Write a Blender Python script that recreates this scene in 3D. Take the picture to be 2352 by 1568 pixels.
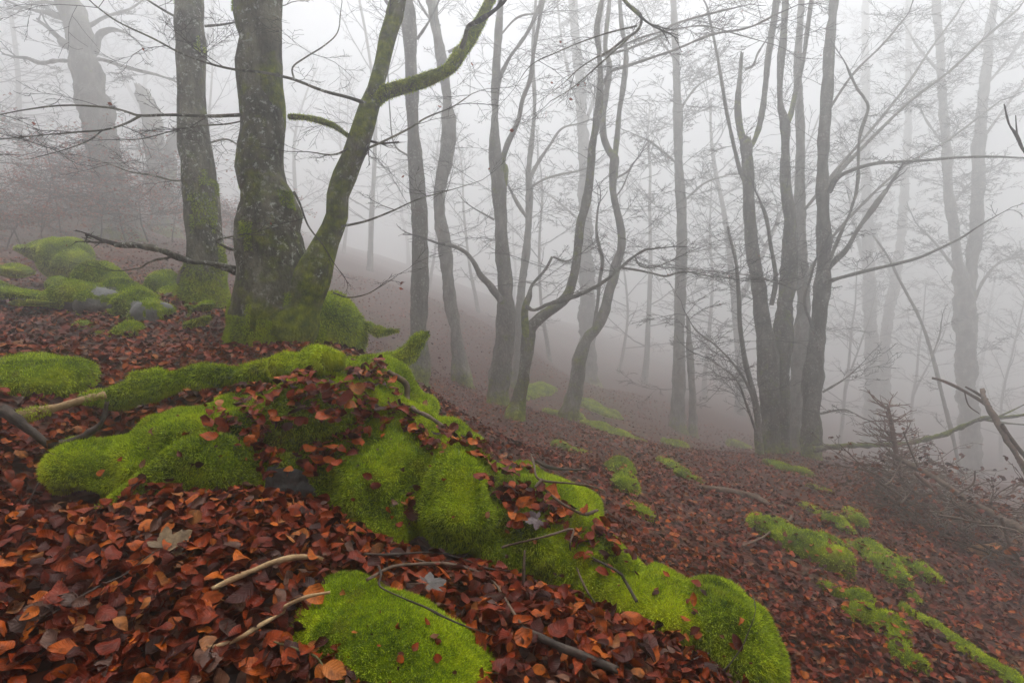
import bpy, bmesh, math, random
import numpy as np
from mathutils import Vector, Matrix, Euler
from mathutils.bvhtree import BVHTree

for o in list(bpy.data.objects):
    bpy.data.objects.remove(o)
SC = bpy.context.scene
COL = SC.collection
RNG = np.random.default_rng(7)
random.seed(7)
R = math.radians

# ------------------------------------------------------------------ camera, sky, sun, exposure
PITCH = R(-2.0)
FPX = 1307.0                       # focal length in units of a 2352 px wide picture (20 mm on 36 mm)
cam_d = bpy.data.cameras.new('camera')
cam_d.lens = 20.0
cam_d.sensor_width = 36.0
cam_d.clip_start = 0.05
cam_d.clip_end = 600.0
cam = bpy.data.objects.new('camera', cam_d)
cam.location = (0, 0, 0)
cam.rotation_euler = (R(90) + PITCH, 0, 0)
COL.objects.link(cam)
SC.camera = cam

SUN_EL, SUN_AZ = R(76), R(12)      # azimuth measured from +Y towards +X
world = bpy.data.worlds.new('World')
SC.world = world
world.use_nodes = True
wn = world.node_tree.nodes
wl = world.node_tree.links
wn.clear()
w_out = wn.new('ShaderNodeOutputWorld')
w_bg = wn.new('ShaderNodeBackground')
w_sky = wn.new('ShaderNodeTexSky')
w_sky.sky_type = 'NISHITA'
w_sky.sun_disc = False
w_sky.sun_elevation = SUN_EL
w_sky.sun_rotation = SUN_AZ
w_sky.air_density = 1.0
w_sky.dust_density = 4.0
w_hsv = wn.new('ShaderNodeHueSaturation')
w_hsv.inputs['Saturation'].default_value = 0.36     # overcast: almost white light
wl.new(w_sky.outputs[0], w_hsv.inputs['Color'])
wl.new(w_hsv.outputs[0], w_bg.inputs['Color'])
w_bg.inputs['Strength'].default_value = 0.08
wl.new(w_bg.outputs[0], w_out.inputs['Surface'])

sun_d = bpy.data.lights.new('sun', 'SUN')
sun_d.energy = 1.5
sun_d.angle = R(35)
sun_d.color = (1.0, 0.99, 0.98)
sun = bpy.data.objects.new('sun', sun_d)
sun.rotation_euler = Vector((-math.sin(SUN_AZ) * math.cos(SUN_EL), -math.cos(SUN_AZ) * math.cos(SUN_EL), -math.sin(SUN_EL))).to_track_quat('-Z', 'Y').to_euler()
sun.location = (0, 0, 40)
COL.objects.link(sun)

SC.view_settings.view_transform = 'Standard'
SC.view_settings.look = 'None'
SC.view_settings.gamma = 1.0
SC.view_settings.use_curve_mapping = False
SC.view_settings.exposure = 1.22
HAZE_DENSITY = 0.031
HAZE_ON = True

SC.render.engine = 'CYCLES'
cy = SC.cycles
cy.max_bounces = 12
cy.diffuse_bounces = 3
cy.glossy_bounces = 2
cy.transmission_bounces = 2
cy.volume_bounces = 10
cy.transparent_max_bounces = 8
cy.caustics_reflective = False
cy.caustics_refractive = False
cy.use_denoising = True
cy.sample_clamp_indirect = 6.0
cy.use_adaptive_sampling = True
cy.adaptive_threshold = 0.015

# ------------------------------------------------------------------ geometry helpers
FWD = np.array([0, math.cos(PITCH), math.sin(PITCH)])
UPV = np.array([0, -math.sin(PITCH), math.cos(PITCH)])
RGT = np.array([1.0, 0, 0])

def P(u, v, Y):
    """world point standing Y metres away in the direction of (u, v) of a 2352 x 1568 sheet"""
    return (RGT * ((u - 1176.0) / FPX) + UPV * ((784.0 - v) / FPX) + FWD) * Y

def FAR(Y):
    return Y if Y <= 6.5 else 6.5 + (Y - 6.5) * 1.9

class Waves:
    """cheap smooth noise: a sum of random sine waves"""
    def __init__(self, seed, freq, octaves=3, n=6):
        r = np.random.default_rng(seed)
        self.k, self.ph, self.a = [], [], []
        for o in range(octaves):
            d = r.normal(size=(n, 3)); d /= np.linalg.norm(d, axis=1)[:, None]
            self.k.append(d * freq * 2 ** o * r.uniform(.7, 1.4, (n, 1)))
            self.ph.append(r.uniform(0, 6.28, n)); self.a.append(np.full(n, .55 ** o / math.sqrt(n)))
        self.k = np.concatenate(self.k); self.ph = np.concatenate(self.ph); self.a = np.concatenate(self.a)
    def __call__(self, p):
        return np.sin(p @ self.k.T + self.ph) @ self.a

def make_mesh(name, V, quads=None, tris=None, smooth=True, attrs=None, colors=None, uv=None):
    me = bpy.data.meshes.new(name)
    V = np.asarray(V, np.float32)
    parts = []
    if quads is not None and len(quads): parts.append(np.asarray(quads, np.int32))
    if tris is not None and len(tris): parts.append(np.asarray(tris, np.int32))
    tot = np.concatenate([p.ravel() for p in parts])
    sizes = np.concatenate([np.full(len(p), p.shape[1], np.int32) for p in parts])
    me.vertices.add(len(V)); me.vertices.foreach_set('co', V.ravel())
    me.loops.add(len(tot)); me.loops.foreach_set('vertex_index', tot)
    starts = np.concatenate([[0], np.cumsum(sizes)[:-1]]).astype(np.int32)
    me.polygons.add(len(sizes)); me.polygons.foreach_set('loop_start', starts)
    try: me.polygons.foreach_set('loop_total', sizes)
    except Exception: pass
    me.update(calc_edges=True)
    me.polygons.foreach_set('use_smooth', np.full(len(sizes), smooth, bool))
    for k, a in (attrs or {}).items():
        at = me.attributes.new(k, 'FLOAT', 'POINT'); at.data.foreach_set('value', np.asarray(a, np.float32))
    if uv is not None:
        l = me.uv_layers.new(name='UVMap'); l.data.foreach_set('uv', np.asarray(uv, np.float32)[tot].ravel())
    me.validate()
    return me

def link(name, me, mat, parent=None, loc=None):
    o = bpy.data.objects.new(name, me)
    if me is not None and mat is not None and not me.materials: me.materials.append(mat)
    COL.objects.link(o)
    if parent is not None: o.parent = parent
    if loc is not None: o.location = loc
    return o

def tag(o, label, cat, group=None):
    o['label'] = label; o['category'] = cat
    if group: o['group'] = group
    return o

def thing(name, label, cat, loc, group=None):
    o = bpy.data.objects.new(name, None); COL.objects.link(o); o.location = loc
    o.empty_display_size = .2
    return tag(o, label, cat, group)

def catmull(C, n_per):
    """resample rows of C (any number of columns) with Catmull-Rom"""
    C = np.asarray(C, float)
    if len(C) == 2: C = np.array([C[0], (C[0] + C[1]) / 2, C[1]])
    E = np.vstack([2 * C[0] - C[1], C, 2 * C[-1] - C[-2]])
    out = []
    for i in range(1, len(E) - 2):
        n = n_per(E[i], E[i + 1]); t = np.linspace(0, 1, n, endpoint=False)[:, None]
        a, b, c, d = E[i - 1], E[i], E[i + 1], E[i + 2]
        out.append(.5 * ((2 * b) + (-a + c) * t + (2 * a - 5 * b + 4 * c - d) * t ** 2 + (-a + 3 * b - 3 * c + d) * t ** 3))
    out.append(E[-2][None])
    return np.vstack(out)

def frames(pts):
    t = np.gradient(pts, axis=0); t /= np.linalg.norm(t, axis=1)[:, None] + 1e-9
    n = np.zeros_like(t); ref = np.array([1., 0, 0]) if abs(t[0][0]) < .8 else np.array([0, 1., 0])
    v = np.cross(t[0], ref); v /= np.linalg.norm(v); n[0] = v
    for i in range(1, len(t)):
        v = n[i - 1] - t[i] * (n[i - 1] @ t[i]); n[i] = v / (np.linalg.norm(v) + 1e-9)
    return t, n, np.cross(t, n)

def tube(ctrl, sides=12, step=.05, lump=.0, lfreq=5., seed=0, flare=0., flare_h=.35, roots=5, ztop=None, mossy=0., base_moss=0., bm_h=.5, broken=False):
    """ctrl rows: x y z radius (base first).  returns verts, quads, tris, moss attribute, resampled centre line"""
    C = catmull(ctrl, lambda a, b: max(1, int(np.linalg.norm(a[:3] - b[:3]) / step)))
    pts, rad = C[:, :3], np.maximum(C[:, 3], .0008)
    t, n, b = frames(pts)
    th = np.linspace(0, 2 * math.pi, sides, endpoint=False)
    ring = n[:, None, :] * np.cos(th)[None, :, None] + b[:, None, :] * np.sin(th)[None, :, None]
    rr = np.repeat(rad[:, None], sides, 1)
    if flare > 0:
        h = np.concatenate([[0], np.cumsum(np.linalg.norm(np.diff(pts, axis=0), axis=1))])
        f = np.exp(-h / flare_h)[:, None]
        rr = rr * (1 + flare * f * (.55 + .75 * np.abs(np.cos(th * roots / 2 + seed + 1.5 * h[:, None])) ** 2))
    V = pts[:, None, :] + ring * rr[:, :, None]
    if lump > 0:
        w = Waves(seed + 11, lfreq, 3); w2 = Waves(seed + 5, lfreq * 5, 2)
        d = w(V.reshape(-1, 3)).reshape(rr.shape) * lump + w2(V.reshape(-1, 3)).reshape(rr.shape) * lump * .36
        V = pts[:, None, :] + ring * (rr * (1 + np.clip(d, -.5, .8)))[:, :, None]
    if broken:
        V[-1] += t[-1] * (RNG.uniform(-.6, 1.6, sides) * rad[-1])[:, None]
    N = len(pts)
    i = np.arange(N - 1)[:, None] * sides; j = np.arange(sides)[None]; j2 = (j + 1) % sides
    quads = np.stack([i + j, i + j2, i + sides + j2, i + sides + j], -1).reshape(-1, 4)
    Vf = np.vstack([V.reshape(-1, 3), pts[-1] + t[-1] * rad[-1] * (.1 if broken else .5)])
    k = (N - 1) * sides
    tris = np.stack([k + np.arange(sides), k + (np.arange(sides) + 1) % sides, np.full(sides, N * sides)], -1)
    m = np.full(len(Vf), mossy, float)
    up = np.zeros(len(Vf)); up[:-1] = ring.reshape(-1, 3)[:, 2]
    m = m + up * .35 * mossy
    if base_moss > 0:
        m = np.maximum(m, base_moss * np.exp(-np.maximum(Vf[:, 2] - Vf[:sides, 2].mean(), 0) / bm_h))
    return Vf, quads, tris, m, C

class MB:
    def __init__(s): s.V, s.Q, s.T, s.A, s.n = [], [], [], [], 0
    def add(s, V, Q, T, A=None):
        s.V.append(V)
        if Q is not None and len(Q): s.Q.append(Q + s.n)
        if T is not None and len(T): s.T.append(T + s.n)
        s.A.append(np.zeros(len(V)) if A is None else A); s.n += len(V)
    def build(s, name, mat, parent=None, origin=(0, 0, 0), smooth=True):
        V = np.vstack(s.V) - np.asarray(origin)
        me = make_mesh(name, V, np.vstack(s.Q) if s.Q else None, np.vstack(s.T) if s.T else None, smooth, {'moss': np.concatenate(s.A)})
        return link(name, me, mat, parent)

# ------------------------------------------------------------------ materials
def new_mat(name):
    m = bpy.data.materials.new(name); m.use_nodes = True
    nt = m.node_tree; bs = nt.nodes['Principled BSDF']
    return m, nt, bs

def N(nt, typ, **kw):
    n = nt.nodes.new(typ)
    for k, v in kw.items():
        if k in n.inputs: n.inputs[k].default_value = v
        else: setattr(n, k, v)
    return n

def noise(nt, scale, detail=4, rough=.6, coord='Object', vec=None, stretch=None):
    tc = N(nt, 'ShaderNodeTexCoord'); src = tc.outputs[coord] if vec is None else vec
    if stretch:
        mp = N(nt, 'ShaderNodeMapping'); mp.inputs['Scale'].default_value = stretch
        nt.links.new(src, mp.inputs['Vector']); src = mp.outputs[0]
    n = N(nt, 'ShaderNodeTexNoise', Scale=scale, Detail=detail, Roughness=rough)
    nt.links.new(src, n.inputs['Vector']); return n

def ramp(nt, fac, stops, interp='LINEAR'):
    r = N(nt, 'ShaderNodeValToRGB'); e = r.color_ramp.elements
    r.color_ramp.interpolation = interp
    while len(e) < len(stops): e.new(.5)
    for k, (p, c) in enumerate(stops):
        e[k].position = p; e[k].color = (*c, 1) if len(c) == 3 else c
    nt.links.new(fac, r.inputs['Fac']); return r.outputs['Color']

def mix(nt, fac, a, b):
    m = N(nt, 'ShaderNodeMix', data_type='RGBA')
    for s, v in ((m.inputs[0], fac), (m.inputs[6], a), (m.inputs[7], b)):
        if isinstance(v, (int, float)): s.default_value = v
        elif isinstance(v, tuple): s.default_value = (*v, 1)
        else: nt.links.new(v, s)
    return m.outputs[2]

def math_n(nt, op, a, b=None, clamp=False):
    m = N(nt, 'ShaderNodeMath', operation=op, use_clamp=clamp)
    for s, v in ((m.inputs[0], a), (m.inputs[1], b)):
        if v is None: continue
        if isinstance(v, (int, float)): s.default_value = v
        else: nt.links.new(v, s)
    return m.outputs[0]

def bump(nt, bs, h, strength=.5, dist=.02):
    b = N(nt, 'ShaderNodeBump', Strength=strength, Distance=dist)
    nt.links.new(h, b.inputs['Height']); nt.links.new(b.outputs[0], bs.inputs['Normal'])

MOSS_DARK, MOSS_MID, MOSS_BRIGHT = (.024, .066, .002), (.24, .34, .003), (.58, .64, .006)  # dark, middle and bright tones of the moss itself, mixed by noise

def moss_color(nt, scale=3.5):
    a = noise(nt, scale, 4, .55); b = noise(nt, scale * 9, 3, .6)
    f = math_n(nt, 'ADD', math_n(nt, 'MULTIPLY', a.outputs[0], .72), math_n(nt, 'MULTIPLY', b.outputs[0], .28))
    c = ramp(nt, f, [(.36, MOSS_DARK), (.5, MOSS_MID), (.65, MOSS_BRIGHT)])
    p1 = noise(nt, scale * 1.7, 5, .7); p2 = noise(nt, scale * 2.6, 5, .7, stretch=(1.3, .8, 1))
    c = mix(nt, ramp(nt, p1.outputs[0], [(.56, (0, 0, 0)), (.70, (.75, .75, .75))]), c, (.20, .155, .012))
    return mix(nt, ramp(nt, p2.outputs[0], [(.57, (0, 0, 0)), (.68, (.7, .7, .7))]), c, (.045, .105, .004))

def mat_bark(name, c0, c1, lichen=.5, scale=1.0):
    m, nt, bs = new_mat(name)
    n1 = noise(nt, 5 * scale, 6, .65, stretch=(1, 1, .45)); n2 = noise(nt, 30 * scale, 4, .7, stretch=(1, 1, .5))
    col = ramp(nt, n1.outputs[0], [(.36, c0), (.52, tuple(x * .6 + y * .4 for x, y in zip(c0, c1))), (.66, c1)])
    nr = noise(nt, 2.6, 4, .6)
    col = mix(nt, ramp(nt, nr.outputs[0], [(.58, (0, 0, 0)), (.70, (.5, .5, .5))]), col, (.095, .05, .034))
    if lichen > 0:
        v = noise(nt, 22 * scale, 5, .75); big = noise(nt, 3.1, 3, .5)
        lf = math_n(nt, 'MULTIPLY', ramp(nt, v.outputs[0], [(.55, (0, 0, 0)), (.60, (1, 1, 1))]), ramp(nt, big.outputs[0], [(.38, (0, 0, 0)), (.55, (1, 1, 1))]))
        col = mix(nt, math_n(nt, 'MULTIPLY', lf, lichen), col, (.46, .47, .41))
    at = N(nt, 'ShaderNodeAttribute', attribute_name='moss')
    nm = noise(nt, 4.0, 5, .65)
    mf = ramp(nt, math_n(nt, 'ADD', at.outputs['Fac'], math_n(nt, 'MULTIPLY', math_n(nt, 'SUBTRACT', nm.outputs[0], .5), 1.5)), [(.42, (0, 0, 0)), (.72, (1, 1, 1))])
    mc = ramp(nt, noise(nt, 14, 4, .65).outputs[0], [(.3, (.035, .055, .004)), (.5, (.14, .17, .006)), (.7, (.28, .31, .012))])
    col = mix(nt, mf, col, mc)
    nt.links.new(col, bs.inputs['Base Color']); bs.inputs['Roughness'].default_value = .88
    bs.inputs['Specular IOR Level'].default_value = .25
    bump(nt, bs, math_n(nt, 'ADD', n1.outputs[0], math_n(nt, 'MULTIPLY', n2.outputs[0], .9)), 1.0, .06)
    return m

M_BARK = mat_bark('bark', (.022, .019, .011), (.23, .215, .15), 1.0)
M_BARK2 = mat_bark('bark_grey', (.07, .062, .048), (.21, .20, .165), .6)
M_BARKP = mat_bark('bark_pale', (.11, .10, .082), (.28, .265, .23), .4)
M_TWIG = mat_bark('twig_bark', (.020, .015, .012), (.06, .048, .040), 0)

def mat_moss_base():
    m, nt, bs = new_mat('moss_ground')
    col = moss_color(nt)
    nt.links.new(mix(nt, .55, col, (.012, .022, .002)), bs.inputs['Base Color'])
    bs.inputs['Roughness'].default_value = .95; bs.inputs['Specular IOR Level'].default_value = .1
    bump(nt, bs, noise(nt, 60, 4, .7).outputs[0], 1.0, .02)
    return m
def mat_moss_blade():
    m, nt, bs = new_mat('moss_blade')
    col = moss_color(nt)
    at = N(nt, 'ShaderNodeAttribute', attribute_name='rnd')
    col = mix(nt, ramp(nt, at.outputs['Fac'], [(0, (.0, .0, .0)), (1, (.55, .55, .55))]), col, (.54, .64, .015))
    col = mix(nt, ramp(nt, at.outputs['Fac'], [(0, (.55, .55, .55)), (.3, (0, 0, 0))]), col, (.035, .06, .006))
    nt.links.new(col, bs.inputs['Base Color'])
    bs.inputs['Roughness'].default_value = .7; bs.inputs['Specular IOR Level'].default_value = .25
    tr = N(nt, 'ShaderNodeBsdfTranslucent'); nt.links.new(col, tr.inputs['Color'])
    mx = N(nt, 'ShaderNodeMixShader'); mx.inputs[0].default_value = .18
    out = nt.nodes['Material Output']
    nt.links.new(bs.outputs[0], mx.inputs[1]); nt.links.new(tr.outputs[0], mx.inputs[2]); nt.links.new(mx.outputs[0], out.inputs['Surface'])
    return m
M_MOSS, M_BLADE = mat_moss_base(), mat_moss_blade()

def mat_rock():
    m, nt, bs = new_mat('rock')
    n1 = noise(nt, 6, 6, .65); n2 = noise(nt, 40, 4, .6)
    col = ramp(nt, n1.outputs[0], [(.35, (.028, .029, .031)), (.55, (.085, .085, .082)), (.72, (.19, .185, .17))])
    nt.links.new(col, bs.inputs['Base Color']); bs.inputs['Roughness'].default_value = .6
    bump(nt, bs, math_n(nt, 'ADD', n1.outputs[0], math_n(nt, 'MULTIPLY', n2.outputs[0], .4)), .7, .03)
    return m
M_ROCK = mat_rock()

def mat_soil():
    m, nt, bs = new_mat('leaf_soil')
    v = N(nt, 'ShaderNodeTexVoronoi', Scale=22.0); tc = N(nt, 'ShaderNodeTexCoord'); nt.links.new(tc.outputs['Object'], v.inputs['Vector'])
    sp = N(nt, 'ShaderNodeSeparateColor'); nt.links.new(v.outputs['Color'], sp.inputs[0])
    col = ramp(nt, sp.outputs[0], [(0, (.008, .003, .002)), (.35, (.035, .008, .004)), (.7, (.08, .02, .007)), (1, (.05, .022, .013))])
    big = noise(nt, .55, 4, .6)
    g = ramp(nt, big.outputs[0], [(.60, (0, 0, 0)), (.72, (.55, .55, .55))])
    col = mix(nt, g, col, (.06, .075, .015))
    nt.links.new(col, bs.inputs['Base Color']); bs.inputs['Roughness'].default_value = .8; bs.inputs['Specular IOR Level'].default_value = .2
    bump(nt, bs, v.outputs['Distance'], .8, .03)
    return m
M_SOIL = mat_soil()

LEAF_STOPS = [(0, (.010, .002, .001)), (.16, (.038, .004, .001)), (.38, (.135, .013, .001)), (.58, (.245, .035, .002)), (.76, (.37, .088, .004)), (.86, (.28, .10, .022)), (.93, (.11, .050, .030)), (1, (.07, .042, .034))]
def mat_leaf():
    m, nt, bs = new_mat('fallen_leaf')
    at = N(nt, 'ShaderNodeAttribute', attribute_name='rnd')
    col = ramp(nt, at.outputs['Fac'], LEAF_STOPS)
    uv = N(nt, 'ShaderNodeUVMap'); sep = N(nt, 'ShaderNodeSeparateXYZ'); nt.links.new(uv.outputs[0], sep.inputs[0])
    ax = math_n(nt, 'ABSOLUTE', math_n(nt, 'SUBTRACT', sep.outputs[1], .5))
    ph = math_n(nt, 'MULTIPLY', math_n(nt, 'SUBTRACT', sep.outputs[0], math_n(nt, 'MULTIPLY', ax, .45)), 26.0)
    vein = math_n(nt, 'POWER', math_n(nt, 'ABSOLUTE', math_n(nt, 'COSINE', ph)), 8.0)
    mid = math_n(nt, 'LESS_THAN', ax, .035)
    vf = math_n(nt, 'MAXIMUM', vein, mid)
    col = mix(nt, math_n(nt, 'MULTIPLY', vf, .11), col, (.018, .004, .002))
    n1 = noise(nt, 38, 4, .6)
    col = mix(nt, ramp(nt, n1.outputs[0], [(.45, (0, 0, 0)), (.68, (.75, .75, .75))]), col, (.020, .005, .002))
    nt.links.new(col, bs.inputs['Base Color'])
    bs.inputs['Roughness'].default_value = .42; bs.inputs['Specular IOR Level'].default_value = .13
    bump(nt, bs, math_n(nt, 'SUBTRACT', n1.outputs[0], math_n(nt, 'MULTIPLY', vf, .18)), .6, .006)
    return m
M_LEAF = mat_leaf()

def plain(name, c0, c1, scale=20, rough=.8, stretch=None):
    m, nt, bs = new_mat(name)
    n1 = noise(nt, scale, 5, .65, stretch=stretch)
    nt.links.new(ramp(nt, n1.outputs[0], [(.32, c0), (.68, c1)]), bs.inputs['Base Color']); bs.inputs['Roughness'].default_value = rough
    bs.inputs['Specular IOR Level'].default_value = .3
    bump(nt, bs, n1.outputs[0], .6, .01)
    return m
M_STICK_PALE = plain('stick_pale', (.16, .085, .035), (.42, .29, .15), 25)
M_STICK_DARK = plain('stick_dark', (.018, .013, .010), (.075, .055, .042), 30)
M_STICK_BROWN = plain('stick_brown', (.04, .025, .016), (.15, .10, .065), 30)
M_DEADRED = plain('dead_spruce_wood', (.07, .035, .025), (.24, .14, .10), 20)
M_WOODCUT = plain('split_wood', (.20, .08, .025), (.42, .22, .09), 30)
M_GREENLEAF = plain('green_leaf', (.012, .06, .022), (.03, .12, .045), 30, .45)
M_PALELEAF = plain('pale_leaf', (.07, .042, .02), (.20, .135, .065), 40, .6)
M_GREYLEAF = plain('grey_leaf', (.035, .028, .024), (.085, .072, .065), 40, .5)
M_REDLEAF = plain('twig_leaf', (.20, .035, .012), (.42, .10, .03), 30, .55)

# ------------------------------------------------------------------ terrain
TREE_BASES = [(625, 800, 4.6), (463, 690, 6.5), (270, 540, 13), (375, 530, 17), (952, 868, 9), (1062, 885, 10.5), (1142, 925, 9.5), (1188, 955, 8.6),
              (1190, 890, 12.5), (1310, 960, 10.2), (1352, 890, 19), (1556, 995, 14), (1815, 1050, 10), (2230, 1110, 17.5)]
GROUND = TREE_BASES + [
    (100, 1500, 1.45), (0, 1568, 1.35), (1176, 1568, 1.5), (600, 1500, 1.45), (30, 1130, 2.0), (300, 1160, 2.02), (600, 1165, 2.05), (760, 1230, 2.0), (900, 1290, 1.98),
    (650, 1390, 1.62), (1100, 1330, 1.95), (1110, 1450, 1.72), (1250, 1350, 1.98), (1400, 1420, 1.98), (1550, 1490, 1.92), (1600, 1568, 1.85), (1300, 1568, 1.6), (850, 1380, 1.75),
    (950, 1300, 2.35), (1060, 1300, 2.3), (1250, 1385, 2.3), (200, 1200, 2.45), (90, 1180, 2.4), (1000, 1320, 2.5), (1430, 1460, 2.2), (60, 960, 2.6), (350, 880, 3.3), (700, 845, 3.7), (200, 800, 4.1), (50, 760, 4.6), (300, 760, 4.9), (430, 730, 5.7), (900, 850, 5.2),
    (1020, 945, 8.0), (1200, 1040, 6.6), (1350, 1096, 5.5), (1517, 1246, 4.5), (1650, 1300, 4.3), (2000, 1500, 3.5), (1800, 1400, 3.9), (1850, 1568, 3.1), (2300, 1568, 3.6),
    (1500, 1060, 7.4), (1700, 1120, 7.2), (1900, 1200, 6.3), (2100, 1250, 6.6), (2250, 1400, 5.2), (2340, 1300, 7.0), (2100, 1400, 4.8),
    (100, 640, 7.6), (0, 590, 8.5), (300, 600, 9.0), (60, 500, 14), (430, 560, 13), (560, 620, 12), (850, 715, 12),
    (2250, 1180, 11)]
FARPTS = tuple(tuple(P(u, v, Y)) for u, a in ((-200, (520, 450, 400, 370)), (100, (470, 410, 365, 330)), (500, (570, 510, 475, 450)), (919, (690, 650, 622, 600)), (1176, (815, 765, 730, 700)), (1500, (940, 890, 840, 800)), (1838, (1035, 1005, 960, 900)), (2250, (1110, 1075, 1010, 950)), (2600, (1180, 1130, 1050, 980))) for v, Y in zip(a, (22, 34, 52, 75)))
GP = np.array([P(g[0], g[1], FAR(g[2])) for g in GROUND] + [np.array(q, float) for q in FARPTS + ((-3, -4, 1.0), (0, -5, .2), (-8, -6, 4.2), (4, -6, -1.6), (-1, -1.2, -.85), (1, -1.2, -1.25), (-3, -12, 3.2), (-10, -15, 6.5))])  # trailing points add an unseen bank behind the camera to shade front faces
A_ = np.c_[np.ones(len(GP)), GP[:, :2]]
def _warp(q):
    r = np.linalg.norm(q, axis=-1, keepdims=True) + 1e-6
    return q / r * 6 * np.log1p(r / 4)
COEF, *_r = np.linalg.lstsq(A_, GP[:, 2], rcond=None)
def _ker(d): 
    s = d / 2.2
    return (1 + s) * np.exp(-s)
GW = _warp(GP[:, :2])
_D = np.linalg.norm(GW[:, None] - GW[None], axis=2)
WTS = np.linalg.solve(_ker(_D) + 2e-3 * np.eye(len(GP)), GP[:, 2] - A_ @ COEF)
G_NOISE = Waves(3, 2.2, 3); G_NOISE2 = Waves(4, .5, 2)
def ground_z(x, y):
    x = np.atleast_1d(np.asarray(x, float)); y = np.atleast_1d(np.asarray(y, float))
    sh = x.shape; q = np.c_[x.ravel(), y.ravel()]
    z = np.empty(len(q))
    far = np.maximum(1, np.linalg.norm(q, axis=1) / 75.0)[:, None]
    qc = q / far
    for i in range(0, len(q), 20000):
        s = qc[i:i + 20000]
        d = np.linalg.norm(_warp(s)[:, None] - GW[None], axis=2)
        z[i:i + 20000] = COEF[0] + s @ COEF[1:] + _ker(d) @ WTS
    q3 = np.c_[q, np.zeros(len(q))]
    dist = np.linalg.norm(q, axis=1)
    z += G_NOISE(q3) * .018 + G_NOISE2(q3) * .12 * np.clip((dist - 5) / 10, 0, 1)
    return z.reshape(sh)
def gz(x, y): return float(ground_z(x, y)[0])

# polar sheet round the camera: fine near, coarse far
rs = np.concatenate([np.linspace(.02, 7, 110), np.geomspace(7.1, 120, 90)])
ths = np.linspace(0, 2 * math.pi, 300, endpoint=False)
xx = rs[:, None] * np.sin(ths)[None]; yy = rs[:, None] * np.cos(ths)[None] + .6
zz = ground_z(xx, yy)
Vg = np.stack([xx, yy, zz], -1).reshape(-1, 3)
nr, nt_ = zz.shape
i = np.arange(nr - 1)[:, None] * nt_; j = np.arange(nt_)[None]; j2 = (j + 1) % nt_
Qg = np.stack([i + j, i + nt_ + j, i + nt_ + j2, i + j2], -1).reshape(-1, 4)
Vg = np.vstack([Vg, [[0, .6, gz(0, .6)]]])
Tg = np.stack([np.arange(nt_), (np.arange(nt_) + 1) % nt_, np.full(nt_, len(Vg) - 1)], -1)
floor = link('forest_floor', make_mesh('forest_floor', Vg, Qg, Tg), M_SOIL)
floor['kind'] = 'structure'
FLOOR_BVH = BVHTree.FromPolygons([tuple(v) for v in Vg], [tuple(q) for q in Qg], epsilon=0)

def ray_dir(u, v):
    d = P(u, v, 1.0); return Vector(d / np.linalg.norm(d))
def on_ground(u, v):
    h = FLOOR_BVH.ray_cast(Vector((0, 0, 0)), ray_dir(u, v))
    return np.array(h[0]) if h[0] is not None else None

# ------------------------------------------------------------------ rocks and moss
def lobe(u, v, Y, w, h, dep, tilt=0, yaw=0):
    """an ellipsoid: centre, half sizes in metres, turn"""
    s = Y / FPX
    return (P(u, v, Y), np.array([w * s / 2, dep / 2, h * s / 2]), Euler((0, R(tilt), R(yaw))))

def blob_mesh(name, lobes, voxel=.03, smooth_it=6, disp=.02, dfreq=9., seed=0, groove=0.):
    bm = bmesh.new()
    for c, r, e in lobes:
        m = Matrix.Translation(Vector(c)) @ e.to_matrix().to_4x4() @ Matrix.Diagonal((*r, 1))
        bmesh.ops.create_icosphere(bm, subdivisions=4, radius=1.0, matrix=m)
    me = bpy.data.meshes.new('tmp'); bm.to_mesh(me); bm.free()
    o = bpy.data.objects.new('tmp', me); COL.objects.link(o)
    md = o.modifiers.new('r', 'REMESH'); md.mode = 'VOXEL'; md.voxel_size = voxel; md.adaptivity = 0
    ms = o.modifiers.new('s', 'SMOOTH'); ms.factor = .5; ms.iterations = smooth_it
    dg = bpy.context.evaluated_depsgraph_get(); dg.update()
    res = bpy.data.meshes.new_from_object(o.evaluated_get(dg))
    bpy.data.objects.remove(o); bpy.data.meshes.remove(me)
    n = len(res.vertices); V = np.empty(n * 3, np.float32); res.vertices.foreach_get('co', V); V = V.reshape(-1, 3).astype(float)
    Nn = np.empty(n * 3, np.float32); res.vertices.foreach_get('normal', Nn); Nn = Nn.reshape(-1, 3)
    wv = Waves(seed + 40, dfreq, 3)
    V = V + Nn * (wv(V) * disp)[:, None]
    if groove: V = V - Nn * (groove * np.exp(-(Waves(seed + 77, 4.2, 2)(V) / .13) ** 2))[:, None]
    F = np.array([p.vertices[:] for p in res.polygons if len(p.vertices) == 4], np.int32)
    T3 = [p.vertices[:] for p in res.polygons if len(p.vertices) == 3]
    bpy.data.meshes.remove(res)
    return V, F, (np.array(T3, np.int32) if T3 else None)

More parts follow.
